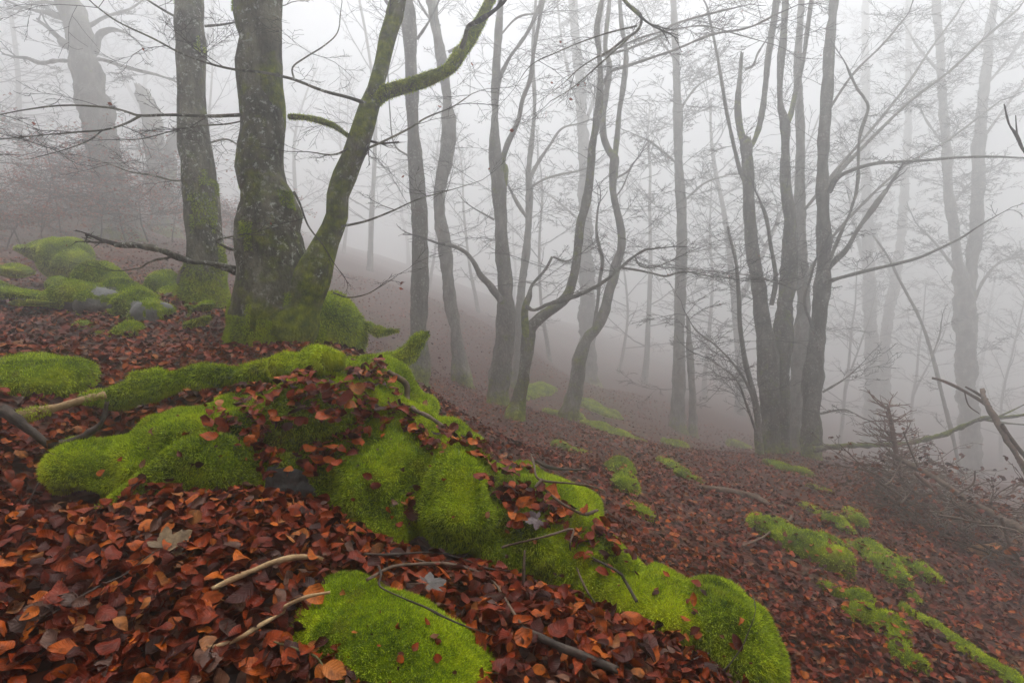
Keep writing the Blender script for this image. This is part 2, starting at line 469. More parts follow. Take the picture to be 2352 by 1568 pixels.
BLADES_TOTAL = [0]
def moss_blades(V, F, dens, length, width, seed=0, keep=None, hang=.5):
    """single bent triangles standing on the quads F"""
    r = np.random.default_rng(seed)
    a, b, c, d = (V[F[:, k]] for k in range(4))
    cr = np.cross(c - a, d - b); area = .5 * np.linalg.norm(cr, axis=1); nor = cr / (2 * area[:, None] + 1e-12)
    cen = (a + b + c + d) / 4
    view = -cen / np.linalg.norm(cen, axis=1)[:, None]
    wgt = area * np.clip((nor * view).sum(1) + .75, .15, 1)
    # thin out what lies under the ground
    g = ground_z(cen[:, 0], cen[:, 1]); wgt *= (cen[:, 2] > g - .03)
    if keep is not None: wgt = wgt * keep(cen, nor)
    n = int(wgt.sum() * dens)
    if n < 3: return None
    f = r.choice(len(F), n, p=wgt / wgt.sum())
    s, t = r.random((2, n, 1))
    p = (a[f] * (1 - s) + b[f] * s) * (1 - t) + (d[f] * (1 - s) + c[f] * s) * t
    nn = nor[f] + r.normal(size=(n, 3)) * .55
    nn[:, 2] -= hang * np.clip(1 - nor[f][:, 2], 0, 1.2)
    nn /= np.linalg.norm(nn, axis=1)[:, None]
    L = length * r.uniform(.5, 1.35, (n, 1))
    side = np.cross(nn, r.normal(size=(n, 3))); side /= np.linalg.norm(side, axis=1)[:, None] + 1e-9
    w = width * r.uniform(.6, 1.3, (n, 1))
    base = p - nor[f] * length * .15
    Vb = np.stack([base - side * w / 2, base + side * w / 2, base + nn * L], 1).reshape(-1, 3)
    Tb = np.arange(n * 3).reshape(-1, 3)
    BLADES_TOTAL[0] += n
    return Vb, Tb, np.repeat(r.random(n), 3)

ROCK_BVH = []
def mossy_rock(name, label, lobes, voxel=.03, dens=30000, blen=.014, bw=.004, disp=.02, dfreq=9, seed=0, cat='rock', group=None, keep=None, bare=None, smooth_it=6, bvh=False, hang=.5, groove=0.):
    V, F, T3 = blob_mesh(name, lobes, voxel, smooth_it, disp, dfreq, seed, groove)
    loc = V.mean(0); loc[2] = V[:, 2].min()
    me = make_mesh(name, V - loc, F, T3)
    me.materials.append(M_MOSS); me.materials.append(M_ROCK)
    o = link(name, me, None, None, loc); tag(o, label, cat, group)
    if bare is not None:
        cen = V[F].mean(1); nor = np.cross(V[F[:, 2]] - V[F[:, 0]], V[F[:, 3]] - V[F[:, 1]]); nor /= np.linalg.norm(nor, axis=1)[:, None]
        bf = bare(cen, nor)
        idx = np.zeros(len(me.polygons), np.int32); idx[:len(F)] = bf.astype(np.int32); me.polygons.foreach_set('material_index', idx)
        k0 = keep
        keep = (lambda c, n: (1 - bare(c, n).astype(float)) * (1 if k0 is None else k0(c, n)))
    mb = moss_blades(V, F, dens, blen, bw, seed, keep, hang)
    if mb is not None:
        b = make_mesh('moss', mb[0] - loc, None, mb[1], False, {'rnd': mb[2]})
        mo = link('moss', b, M_BLADE, o); mo['kind'] = 'stuff'
    if bvh: ROCK_BVH.append(BVHTree.FromPolygons([tuple(v) for v in V], [tuple(q) for q in F]))
    return o, V, F

def px(p):
    """sheet coordinates of a world point array"""
    p = np.atleast_2d(p); d = p @ FWD
    return 1176 + (p @ RGT) / d * FPX, 784 - (p @ UPV) / d * FPX

def bare_spot(spots):
    def f(c, n):
        u, v = px(c); m = np.zeros(len(c), bool)
        for (su, sv, ru, rv) in spots: m |= ((u - su) / ru) ** 2 + ((v - sv) / rv) ** 2 < 1
        return m & (n[:, 1] < .2)
    return f

main_lobes = [lobe(470, 1085, 2.55, 480, 310, .95, -8), lobe(560, 1040, 2.6, 420, 250, 1.0, -4), lobe(255, 1065, 2.5, 170, 130, .6), lobe(800, 960, 2.75, 360, 290, 1.0), lobe(835, 885, 2.85, 180, 160, .7),
    lobe(850, 1120, 2.4, 250, 300, .62, 0), lobe(870, 1180, 2.33, 200, 190, .5), lobe(720, 1060, 2.55, 260, 200, .8), lobe(1072, 1140, 2.4, 230, 225, .75), lobe(960, 965, 2.8, 100, 120, .5), lobe(1010, 1050, 2.65, 230, 140, .8, 25),
    lobe(1230, 1180, 2.5, 380, 200, .8, 32), lobe(1170, 1220, 2.45, 300, 170, .7, 25), lobe(1330, 1285, 2.35, 260, 200, .6, 30), lobe(1480, 1375, 2.28, 340, 170, .55, 24), lobe(1640, 1450, 2.25, 270, 230, .6, 22), lobe(1690, 1510, 2.22, 190, 190, .55),
    lobe(640, 1110, 3.0, 720, 340, .9, 6), lobe(1300, 1330, 3.0, 700, 260, .7, 26)]
boulder, BV, BF = mossy_rock('mossy_boulder', 'long bright green moss-covered boulder ridge carrying a heap of russet leaves', [(c_, r_ * .96, e_) for c_, r_, e_ in main_lobes], .020, 72000, .015, .0042, .036, 9, 1, 'boulder', bvh=True, smooth_it=1, groove=.05,
    bare=bare_spot([(665, 1120, 55, 42), (640, 1090, 40, 20)]))
mound_lobes = [lobe(790, 1430, 1.62, 220, 190, .38, 10), lobe(910, 1520, 1.56, 330, 250, .42, 28), lobe(1010, 1565, 1.53, 300, 230, .42, 30)]
mound, MV, MF = mossy_rock('mossy_mound', 'smooth low cushion of bright green moss rising from leaf litter before the boulder', mound_lobes, .016, 110000, .010, .003, .010, 12, 2, 'moss mound', bvh=True)
mossy_rock('mossy_rock', 'dark green mossy stone block at the uphill foot of the long moss-grown root', [lobe(60, 880, 3.1, 280, 130, .7), lobe(140, 870, 3.05, 110, 100, .5), lobe(-60, 900, 3.2, 200, 150, .7)], .03, 22000, .018, .005, .02, 9, 3, 'rock', hang=.9)
# stones uphill between the leaning trees
for k, (lab, lb) in enumerate([
    ('wide rounded mossy boulder with a bare grey underside in the uphill stone pile', [lobe(195, 685, 6.0, 150, 80, .6), lobe(150, 690, 6.0, 90, 60, .5)]),
    ('topmost humped mossy boulder of the uphill stone pile', [lobe(235, 640, 6.4, 110, 60, .6), lobe(262, 650, 6.4, 70, 50, .5)]),
    ('broad flat-topped mossy boulder in the middle of the uphill stone pile', [lobe(300, 675, 6.2, 120, 50, .6), lobe(335, 690, 6.1, 60, 60, .5)]),
    ('round green moss cushion stone in front of the flat-topped mossy boulder', [lobe(240, 700, 5.6, 84, 56, .4, -15)]),
    ('mossy knob of rock with an exposed grey split face in the uphill stone pile', [lobe(308, 705, 5.4, 72, 60, .4), lobe(345, 730, 5.35, 60, 90, .4), lobe(370, 715, 5.5, 60, 40, .4)]),
    ('small upright mossy stone standing in russet leaves below the uphill pile', [lobe(300, 768, 4.7, 58, 70, .3, 10), lobe(255, 782, 4.7, 90, 36, .3)]),
    ('pale mossy boulder beside the second leaning trunk, farther uphill', [lobe(378, 660, 7.0, 70, 90, .6), lobe(400, 690, 6.8, 60, 60, .5)]),
    ('hazy mossy boulder highest on the left bank', [lobe(150, 590, 8.3, 80, 90, .8), lobe(110, 575, 8.4, 130, 50, .8), lobe(175, 610, 8.2, 60, 50, .6)]),
    ('long low mossy ledge running across the uphill leaf litter', [lobe(20, 672, 5.9, 170, 40, .5, 8), lobe(75, 695, 5.6, 110, 24, .4)]),
    ('small mossy stone half sunk in leaves above the ledge', [lobe(130, 655, 6.8, 46, 34, .3)]),
    ('flat hazy mossy slab on the upper left bank', [lobe(30, 622, 7.5, 90, 28, .5)]),
    ('tiny round tuft of moss beside the upright mossy stone', [lobe(183, 750, 4.8, 32, 20, .15)]),
    ('low mossy stone in front of the second trunk roots', [lobe(450, 708, 5.6, 90, 28, .3, -14)]),
    ('slanting mossy stone among leaves beside the big trunk', [lobe(455, 735, 5.1, 80, 40, .3, -22)])]):
    mossy_rock('mossy_rock', lab, lb, .028, 11000, .024, .007, .05, 5.5, 10 + k, 'rock', 'mossy stones on the uphill side', smooth_it=3, bare=bare_spot([(200, 704, 55, 16), (347, 742, 18, 34), (314, 714, 16, 24), (240, 668, 30, 10), (388, 690, 22, 18), (20, 690, 40, 7)]))
mossy_rock('mossy_rock', 'tall shaggy light green mossy rock tucked behind the big forked tree', [lobe(755, 760, 5.3, 130, 170, .7), lobe(720, 790, 5.1, 110, 110, .6), lobe(790, 790, 5.4, 90, 120, .6)], .03, 16000, .035, .008, .03, 7, 30, 'rock', hang=1.2)

# ------------------------------------------------------------------ mossy stones on the right slope
slope_rocks = [
    ('slim upright tongue of moss on the red slope beyond the boulder', [(1415, 1060, 40, 40), (1435, 1095, 50, 70), (1443, 1120, 50, 50)], 0),
    ('narrow streak of moss just below the slim upright moss tongue', [(1465, 1165, 40, 22), (1490, 1185, 46, 22)], 0),
    ('flat pale moss pad lying on the red leaf slope', [(1310, 1028, 86, 22), (1340, 1033, 60, 18)], 0),
    ('two-humped moss pad on the slope below the slender tree', [(1535, 1060, 50, 16), (1580, 1090, 60, 22), (1600, 1100, 40, 18)], 0),
    ('dark green mossy ridge with leaves on its back across the slope', [(1790, 1215, 130, 46), (1860, 1250, 130, 80), (1920, 1290, 90, 90), (1955, 1325, 50, 40)], 1),
    ('light green mossy strip above the dark mossy ridge', [(1905, 1235, 70, 26), (1960, 1245, 70, 26)], 0),
    ('tapering moss tongue running downhill beside the dark mossy ridge', [(2000, 1265, 60, 36), (2030, 1295, 60, 44), (2060, 1330, 40, 30)], 0),
    ('thin ragged moss streak beyond the tapering moss tongue', [(2015, 1250, 50, 18), (2080, 1280, 70, 26), (2130, 1320, 70, 24)], 0),
    ('humped moss-covered stone below the crossing dead stick', [(1870, 1165, 80, 26), (1905, 1185, 70, 44), (1940, 1210, 46, 36)], 0),
    ('small round mossy stone next to the humped mossy stone', [(1970, 1195, 46, 40), (1958, 1172, 40, 30)], 0),
    ('low moss pad under a drift of leaves on the lower slope', [(1910, 1352, 46, 20), (1960, 1370, 80, 34), (2000, 1385, 50, 26)], 0),
    ('broad bright moss patch bending downhill on the lower slope', [(1990, 1420, 76, 60), (2030, 1440, 80, 60), (2060, 1490, 60, 60), (2100, 1525, 60, 54)], 1),
    ('little round moss tuft on the lower slope', [(2092, 1368, 26, 22)], 0),
    ('flat moss pad at the foot of the forked coppice', [(1800, 1070, 90, 18), (1850, 1085, 40, 20)], 0),
    ('thin moss-capped stone below the forked coppice', [(1880, 1120, 60, 14)], 0),
    ('pale hazy moss hump at the root of the pale forked tree', [(1270, 945, 50, 24), (1325, 955, 40, 20)], 0),
    ('hazy low moss-covered rock behind the pale forked tree', [(1350, 925, 70, 24), (1400, 950, 64, 20)], 0),
    ('hazy spread of low mossy stones beside the twisted slender tree', [(1225, 895, 52, 18), (1258, 886, 48, 20), (1200, 910, 40, 14)], 0),
    ('faint mossy stone on the slope below the far slender trunk', [(1545, 1015, 60, 22), (1565, 1025, 40, 16)], 0),
    ('faint pale moss hump to the right of the far slender trunk', [(1700, 1022, 60, 20)], 0),
    ('hazy low moss bank where the slope levels off', [(1395, 985, 120, 22), (1450, 1005, 90, 18)], 0)]
ROCK_LEAVES = []
for k, (lab, sp, big) in enumerate(slope_rocks):
    lb = []
    for (u, v, w, h) in sp:
        g = on_ground(u, v + h * .25)
        if g is None: continue
        Y = float(g @ FWD); s = Y / FPX
        hh = max(h * s * .5, .03); c = g.copy(); c[2] = gz(c[0], c[1]) + hh * (.30 if big else .15)
        lb.append((c, np.array([w * s * .55, max(w * s * .45, .08), hh]), Euler((0, R(18), 0))))
    lb += [(a[0] * (1 - f) + b[0] * f - [0, 0, .01], (a[1] * (1 - f) + b[1] * f) * [1, 1, .9], a[2]) for a, b in zip(lb[:-1], lb[1:]) for f in (.17, .33, .5, .67, .83)]
    far = np.mean([np.linalg.norm(l[0]) for l in lb])
    dn = 22000 if far < 5 else (9000 if far < 8 else 3500)
    _o, rv, _f = mossy_rock('mossy_rock', lab, lb, max(.02, .0035 * far), dn, .012 + .0022 * far, .003 + .0007 * far, .035, 6, 60 + k, 'rock', 'mossy stones on the downhill slope')
    if far < 11:
        gr = ground_z(rv[:, 0], rv[:, 1]); hgt = rv[:, 2] - gr; ok = rv[(hgt > -.02) & (hgt < .6 * max(hgt.max(), .02))]; tp = rv[hgt > .6 * hgt.max()]
        ar = max(1, int(len(sp) * 9)); rr_ = np.random.default_rng(k + 99)
        if len(ok) and len(tp): ROCK_LEAVES.append(np.vstack([ok[rr_.integers(0, len(ok), ar * 2)], tp[rr_.integers(0, len(tp), max(2, ar // 3))]]))

# ------------------------------------------------------------------ tree building
TWIG_SIDES = 3
def twig_tubes(lines):
    """lines: list of (K x 3 points, r0, r1); all K equal.  vectorised thin tubes"""
    Pn = np.array([l[0] for l in lines]); r0 = np.array([l[1] for l in lines]); r1 = np.array([l[2] for l in lines])
    M_, K, _ = Pn.shape
    t = np.gradient(Pn, axis=1); t /= np.linalg.norm(t, axis=2)[..., None] + 1e-9
    ref = np.where(np.abs(t[:, :1, 2:3]) > .8, np.array([1., 0, 0]), np.array([0, 0, 1.]))
    n = np.cross(t, np.broadcast_to(ref, t.shape)); n /= np.linalg.norm(n, axis=2)[..., None] + 1e-9
    b = np.cross(t, n)
    rad = r0[:, None] + (r1 - r0)[:, None] * np.linspace(0, 1, K)[None]
    S = TWIG_SIDES; th = np.arange(S) * 2 * math.pi / S
    V = Pn[:, :, None] + (n[:, :, None] * np.cos(th)[None, None, :, None] + b[:, :, None] * np.sin(th)[None, None, :, None]) * rad[:, :, None, None]
    base = (np.arange(M_) * K * S)[:, None, None]; i = (np.arange(K - 1) * S)[None, :, None]; j = np.arange(S)[None, None]; j2 = (j + 1) % S
    Q = np.stack([base + i + j, base + i + j2, base + i + S + j2, base + i + S + j], -1).reshape(-1, 4)
    return V.reshape(-1, 3), Q

K_TW = 6
def grow(out, p, d, L, r, lvl, rng, up=.0, spread=.75, nchild=5, tips=None, wob=.13, rmin=.0013):
    pts = [np.array(p, float)]; d = np.array(d, float); d /= np.linalg.norm(d)
    seg = L / (K_TW - 1)
    for _ in range(K_TW - 1):
        d = d + rng.normal(size=3) * wob; d[2] += up; d /= np.linalg.norm(d)
        pts.append(pts[-1] + d * seg)
    pts = np.array(pts); out.append((pts, r, max(r * .35, rmin * .8)))
    if tips is not None and lvl <= 0: tips.append((pts[-1], d))
    if lvl <= 0: return
    hz = np.cross(d, [0, 0, 1.]); hz /= np.linalg.norm(hz) + 1e-9
    n = max(2, int(nchild * rng.uniform(.7, 1.3)))
    sgn = 1 if rng.random() < .5 else -1
    for c in range(n):
        f = .18 + .8 * (c + rng.uniform(0, .8)) / n
        x = f * (K_TW - 1); i0 = min(int(x), K_TW - 2); q = pts[i0] + (pts[i0 + 1] - pts[i0]) * (x - i0)
        dd = (pts[i0 + 1] - pts[i0]) / seg
        sgn = -sgn
        cd = dd * .75 + hz * sgn * spread * rng.uniform(.6, 1.2) + rng.normal(size=3) * .22
        grow(out, q, cd, L * rng.uniform(.38, .62) * (1.1 - .45 * f), max(r * .55 * (1 - .3 * f), rmin), lvl - 1, rng, up * .8, spread, nchild, tips, wob * 1.1, rmin)

def line3(tr, Y, dY=0., wob=0., seed=0):
    """traced (u, v, w) rows -> x y z radius rows; depth drifts by dY and wanders by wob metres"""
    r = np.random.default_rng(seed); n = len(tr); out = []
    w = np.cumsum(r.normal(size=n)) * wob; w -= w[0]
    for k, (u, v, wd) in enumerate(tr):
        y = FAR(Y + dY * k / max(n - 1, 1)) + w[k]
        out.append([*P(u, v, y), wd * y / FPX / 2 * (.9 if Y > 7 else 1)])
    return np.array(out)

def leaf_shapes(n, seed, nl=5, kind='beech'):
    """n curled leaf variants of unit length: verts (n, nl*3, 3), uv, quads"""
    r = np.random.default_rng(seed)
    s = np.linspace(0, 1, nl); out = []
    for k in range(n):
        wid = r.uniform(.22, .34) * np.sin(np.clip(s * .97 + .03, 0, 1) ** r.uniform(.65, 1.0) * math.pi) ** r.uniform(.65, .95) * (1 + r.normal(size=nl) * .06); wid[0] = .02; wid[-1] = .012
        curl = r.uniform(-1.8, 2.3); fold = r.uniform(-.35, .8); tw = r.uniform(-.6, .6); wv = r.uniform(0, .06)
        a = (s - .5) * curl; 
        cx = np.cumsum(np.cos(a)) / nl; cz = np.cumsum(np.sin(a)) / nl; cx -= cx.mean(); cz -= cz.mean()
        V = np.zeros((nl, 5, 3)); ff = [fold + r.uniform(-.25, .25), fold + r.uniform(-.25, .25)]; ph = r.uniform(0, 6.28); rip = r.uniform(.01, .06)
        for m_, sd in enumerate((-1, -.55, 0, .55, 1)):
            f = ff[sd > 0] * (1 if abs(sd) > .9 else .75)
            V[:, m_, 0] = cx; V[:, m_, 1] = sd * wid * math.cos(f); V[:, m_, 2] = cz + abs(sd) * wid * math.sin(f) + sd * wid * np.sin(tw * (s - .5) * 2) + rip * np.sin(s * 9 + ph + sd * 2) * abs(sd)
        out.append(V.reshape(-1, 3))
    u = np.repeat(s, 5); v = np.tile([0, .225, .5, .775, 1.], nl); out = np.array(out)
    if nl < 6:                                   # far leaves: three columns are enough
        sel = np.arange(nl * 5).reshape(nl, 5)[:, [0, 2, 4]].ravel(); out = out[:, sel]; u = u[sel]; v = v[sel]; w_ = 3
    else: w_ = 5
    i = np.arange(nl - 1)[:, None] * w_; j = np.arange(w_ - 1)[None]
    Q = np.stack([i + j, i + w_ + j, i + w_ + 1 + j, i + 1 + j], -1).reshape(-1, 4)
    return np.array(out), np.c_[u, v], Q

def rot_basis(nrm, yaw):
    nrm = nrm / np.linalg.norm(nrm, axis=1)[:, None]
    ref = np.stack([np.cos(yaw), np.sin(yaw), np.zeros_like(yaw)], 1)
    x = ref - nrm * (ref * nrm).sum(1)[:, None]; x /= np.linalg.norm(x, axis=1)[:, None] + 1e-9
    y = np.cross(nrm, x)
    return np.stack([x, y, nrm], 2)      # columns

def scatter_leaves(pos, nrm, size, seed, nl=5, nvar=40, rnd=None):
    r = np.random.default_rng(seed); n = len(pos)
    S, uv, Q = leaf_shapes(nvar, seed + 1, nl)
    B = rot_basis(nrm, r.uniform(0, 6.28, n))
    k = r.integers(0, nvar, n)
    V = np.einsum('nij,nvj->nvi', B, S[k] * (size[:, None, None] * np.array([1, 1, 1.]))) + pos[:, None, :]
    m = S.shape[1]
    Qs = (Q[None] + (np.arange(n) * m)[:, None, None]).reshape(-1, 4)
    rn = r.random(n) if rnd is None else rnd
    return V.reshape(-1, 3), Qs, np.repeat(rn, m), np.tile(uv, (n, 1))

def twig_leaves(parent, origin, tips, rng, count, size, name='clinging_leaves', mat=None):
    if not tips or count == 0: return
    k = rng.integers(0, len(tips), count)
    pos = np.array([tips[i][0] for i in k]) + rng.normal(size=(count, 3)) * .012
    nrm = rng.normal(size=(count, 3)) * .8 + [0, 0, .6]
    V, Q, rn, uv = scatter_leaves(pos - origin, nrm, size * rng.uniform(.6, 1.2, count), int(rng.integers(1e6)), 4)
    o = link(name, make_mesh(name, V, Q, None, True, {'rnd': rn}, uv=uv), mat or M_REDLEAF, parent); o['kind'] = 'stuff'

def fuzz(parent, origin, V, Q, dens, length, width, seed, keep=None, hang=.9):
    mb = moss_blades(V, Q, dens, length, width, seed, keep, hang)
    if mb is None: return
    o = link('moss', make_mesh('moss', mb[0] - origin, None, mb[1], False, {'rnd': mb[2]}), M_BLADE, parent); o['kind'] = 'stuff'

def build_tree(label, group, Y, stems, branches=(), mat=M_BARK2, twig=(0, 1, .8, .01), leaves=0, seed=0, flare=.5, base_moss=.95, bm_h=1.0, name='beech_tree', lump=.14, vmax=900, dens_moss=None, ext=1.5, steep=.35):
    """stems/branches: dicts(tr=[(u,v,w)...] base first, Y, dY, wob, moss, sides).  twig: per metre, level, length, radius"""
    rng = np.random.default_rng(seed + 1000)
    s0 = line3(stems[0]['tr'], stems[0].get('Y', Y), stems[0].get('dY', 0), stems[0].get('wob', .0), seed)
    g = gz(s0[0][0], s0[0][1]); org = np.array([s0[0][0], s0[0][1], g])
    t = thing(name, label, 'tree', org, group)
    lines, tips, spawn = [], [], []
    for k, s in enumerate(list(stems) + list(branches)):
        isb = k >= len(stems)
        c = line3(s['tr'], s.get('Y', Y), s.get('dY', 0), s.get('wob', .04 if isb else .03), seed * 7 + k)
        if s.get('root', not isb):                        # run the foot into the soil
            zg = gz(c[0][0], c[0][1])
            c = np.vstack([[c[0][0], c[0][1], min(zg, c[0][2]) - .12, c[0][3] * 1.04], c])
        if s.get('ext', not isb and s['tr'][-1][1] < 30):  # go on above the picture
            d = c[-1][:3] - c[-3][:3]; d /= np.linalg.norm(d); e = c[-1].copy()
            for q in range(3):
                d = d + rng.normal(size=3) * .10; d[2] += .1; d /= np.linalg.norm(d)
                e = np.r_[e[:3] + d * ext, e[3] * .72]; c = np.vstack([c, e])
        rmax = c[:, 3].max(); sides = s.get('sides', 20 if rmax > .12 else (12 if rmax > .05 else (8 if rmax > .015 else 5)))
        V, Q, T, A, C = tube(c, sides, max(.025, min(.08, rmax * .55)), s.get('lump', lump if rmax > .02 else .06), 4.5 if rmax > .05 else 12, seed * 13 + k,
                             s.get('flare', 0 if (isb or not s.get('root', True)) else flare) * (1.0 if Y < 7 else 1.6), s.get('fh', .22 if Y < 7 else .45), s.get('roots', 5), mossy=s.get('moss', .12), base_moss=0 if isb else base_moss, bm_h=bm_h, broken=s.get('broken', False))
        mb = MB(); mb.add(V, Q, T, A)
        nm = 'trunk' if k == 0 else ('stem' if not isb else 'branch')
        o = mb.build(nm, s.get('mat', mat), t, org)
        if s.get('fuzz'): fuzz(o, org, V, Q, *s['fuzz'], seed + k, s.get('keep'))
        if s.get('twigs', True): spawn.append((C, isb, s.get('tw', 1.0)))
    per_m, lvl, tl, tr_ = twig; ks = FAR(Y) / Y; tl = tl * ks; rmin = .00029 * FAR(Y); tr_ = max(tr_ * ks, rmin * 2)
    per_m = per_m * 1.15 / ks
    if per_m > 0:
        for C, isb, mul in spawn:
            L = np.concatenate([[0], np.cumsum(np.linalg.norm(np.diff(C[:, :3], axis=0), axis=1))])
            n = int(L[-1] * per_m * mul * (1.6 if isb else 1) * rng.uniform(.8, 1.2))
            for q in range(n):
                f = rng.uniform(.12 if isb else .22, 1.0) * L[-1]; i0 = min(np.searchsorted(L, f), len(C) - 2)
                p = C[i0][:3]; ax = C[min(i0 + 1, len(C) - 1)][:3] - p; ax /= np.linalg.norm(ax) + 1e-9
                az = rng.uniform(0, 6.28); side = np.array([math.cos(az), math.sin(az) * .8, 0])
                d = side + ax * rng.uniform(.0, .9) * (1 if not isb else 1.2) + np.array([0, 0, rng.uniform(-.25, steep)])
                ll = tl * rng.uniform(.4, 1.25) * (1.0 if not isb else .7)
                grow(lines, p, d, ll, max(rmin, min(tr_ * rng.uniform(.5, 1.2), C[i0][3] * .8)), lvl, rng, rng.uniform(-.03, .05), .75, 5, tips, .13, rmin)
            # fine end of every limb
            if isb:
                e = C[-1]; d = C[-1][:3] - C[-2][:3]
                grow(lines, e[:3], d, tl * .6, max(e[3], rmin), min(lvl, 2), rng, .0, .7, 4, tips, .13, rmin)
        if lines:
            V, Q = twig_tubes(lines)
            me = make_mesh('twigs', V - org, Q, None, True, {'moss': np.zeros(len(V))})
            tw = link('twigs', me, M_TWIG, t); tw['kind'] = 'stuff'
        if leaves: twig_leaves(t, org, tips, rng, leaves, .05)
    return t, org

S = lambda tr, **k: dict(tr=tr, **k)
W_MOSS = Waves(55, 14, 3)
# --- the big forked tree
build_tree('thick lumpy forked beech with a moss-covered foot behind the leaf-topped boulder', None, 4.6, [
    S([(605, 800, 150), (612, 760, 146), (620, 700, 146), (622, 640, 134), (617, 580, 122), (613, 520, 117), (621, 482, 126), (613, 430, 108), (599, 385, 108), (603, 345, 107), (611, 308, 112), (609, 265, 104), (592, 215, 84), (587, 150, 92), (591, 90, 82), (586, 40, 78), (585, -20, 76)], wob=.01, moss=.42, sides=44, flare=.16, fh=.28, roots=4, lump=.12, twigs=False,
      fuzz=(60000, .022, .006), keep=lambda c, n: (np.exp(-np.maximum(c[:, 2] + .15, 0) / .2) + .4 * W_MOSS(c) > .5) * 1.0),
    S([(618, 330, 60), (622, 260, 66), (620, 200, 58), (617, 130, 56), (618, 60, 54), (622, -20, 52)], Y=4.62, root=False, sides=20, moss=.2, lump=.06, twigs=False),
    S([(655, 770, 120), (688, 700, 92), (715, 640, 76), (735, 590, 66), (752, 550, 60), (772, 495, 52), (775, 450, 50), (790, 405, 52), (806, 365, 54), (820, 330, 56), (836, 290, 52), (848, 250, 46), (862, 205, 40), (876, 150, 36), (890, 90, 36), (905, 40, 36), (920, -20, 36)], Y=4.6, dY=-.15, moss=.62, root=False, sides=26, lump=.17, tw=.3)],
  [ S([(845, 245, 34), (880, 215, 32), (930, 198, 30), (985, 180, 27), (1030, 158, 27), (1052, 130, 30), (1070, 105, 25), (1085, 78, 26), (1108, 38, 24), (1132, -10, 22), (1190, -90, 18), (1290, -120, 14), (1390, -50, 11), (1440, 8, 9), (1468, 35, 7)], Y=4.45, dY=.5, moss=.75, fuzz=(16000, .02, .006), keep=lambda c, n: (px(c)[1] > -30) * (px(c)[0] < 1150) * .9, sides=16, lump=.16, tw=.05),
    S([(1440, 10, 8), (1472, 36, 7), (1466, 68, 6), (1432, 92, 5.5), (1400, 117, 5), (1370, 132, 4), (1330, 158, 3), (1296, 190, 2), (1255, 222, 1)], Y=4.95, tw=.5),
    S([(1452, 80, 5), (1420, 110, 4.5), (1375, 150, 4), (1330, 190, 3), (1295, 215, 2), (1265, 232, 1.5)], Y=4.95, dY=-.3, tw=.5),
    S([(1462, 60, 5), (1400, 75, 4), (1340, 95, 3), (1280, 120, 2.5), (1220, 150, 2), (1180, 205, 1.2)], Y=4.95, dY=.3, tw=.5),
    S([(1060, 112, 14), (1068, 90, 12), (1075, 62, 11), (1100, 48, 12), (1118, 36, 12)], Y=4.5, moss=.1, tw=.0),
    S([(664, 268, 13), (700, 270, 13), (730, 276, 14), (765, 288, 12), (800, 312, 10)], Y=4.45, moss=.75, fuzz=(22000, .016, .005), keep=lambda c, n: 1.0, tw=.0),
    S([(556, 264, 9), (480, 267, 8), (400, 264, 7), (330, 266, 6.5), (315, 265, 6), (255, 248, 5), (150, 242, 4), (60, 252, 3), (0, 263, 2.2), (-60, 270, 1.5)], Y=4.5, dY=-.6, wob=.02, tw=.8),
    S([(322, 266, 6), (285, 285, 5), (240, 298, 4.5), (180, 303, 4), (100, 310, 3), (0, 320, 2.2), (-50, 322, 1.5)], Y=4.2, dY=-.3, wob=.02, tw=.9),
    S([(235, 299, 3), (205, 322, 3), (160, 340, 2.6), (100, 357, 2), (50, 366, 1.5), (5, 350, 1)], Y=4.1, wob=.02, tw=.8),
    S([(848, 240, 10), (800, 224, 8), (740, 208, 7), (672, 182, 6.5), (600, 166, 6), (540, 160, 5.5), (480, 146, 5), (415, 122, 4.5), (350, 88, 4), (270, 50, 3.4), (217, 12, 3)], Y=4.4, dY=-.5, wob=.02, tw=.7),
    S([(675, 182, 5), (672, 155, 4), (702, 132, 3.5), (745, 105, 3), (775, 75, 2.5), (782, 30, 2)], Y=4.25, wob=.02, tw=.6),
    S([(556, 278, 4), (520, 285, 4), (450, 290, 3.4), (400, 300, 3), (330, 318, 2.5), (280, 322, 2)], Y=4.5, dY=-.3, tw=.8),
    S([(556, 628, 22), (530, 618, 20), (490, 606, 14), (450, 602, 13), (425, 596, 17), (390, 583, 19), (350, 570, 17), (310, 564, 15), (272, 562, 13)], Y=4.7, dY=.2, moss=.2, lump=.2, broken=True, tw=.15),
    S([(400, 585, 7), (385, 592, 6), (358, 596, 5), (335, 606, 4), (325, 614, 4), (296, 620, 2.5)], Y=4.85, tw=.3),
    S([(556, 575, 8), (530, 572, 7), (505, 560, 6), (498, 552, 5), (520, 546, 4), (548, 540, 3)], Y=4.6, dY=-.2, tw=.5),
    S([(784, 520, 6), (840, 508, 5), (900, 485, 4), (960, 458, 3), (1030, 438, 2.4), (1090, 420, 1.6)], Y=4.5, dY=.3, tw=.7),
    S([(834, 345, 6), (880, 325, 5), (940, 295, 4.5), (980, 270, 4), (1040, 245, 3), (1085, 215, 2)], Y=4.5, dY=.4, tw=.7),
    S([(765, 672, 5), (800, 683, 4), (840, 676, 3), (870, 660, 2.5), (895, 645, 1.5)], Y=4.4, dY=-.2, tw=.5),
    S([(675, 440, 5), (690, 470, 5), (700, 500, 4.5), (712, 525, 4), (740, 560, 3)], Y=4.35, tw=.5),
    S([(800, 340, 5), (780, 352, 5), (755, 356, 4), (730, 352, 3)], Y=4.3, tw=1.2)],
  mat=M_BARK, twig=(2.8, 2, .66, .0036), leaves=34, seed=1, base_moss=1.05, bm_h=.62, lump=.10)
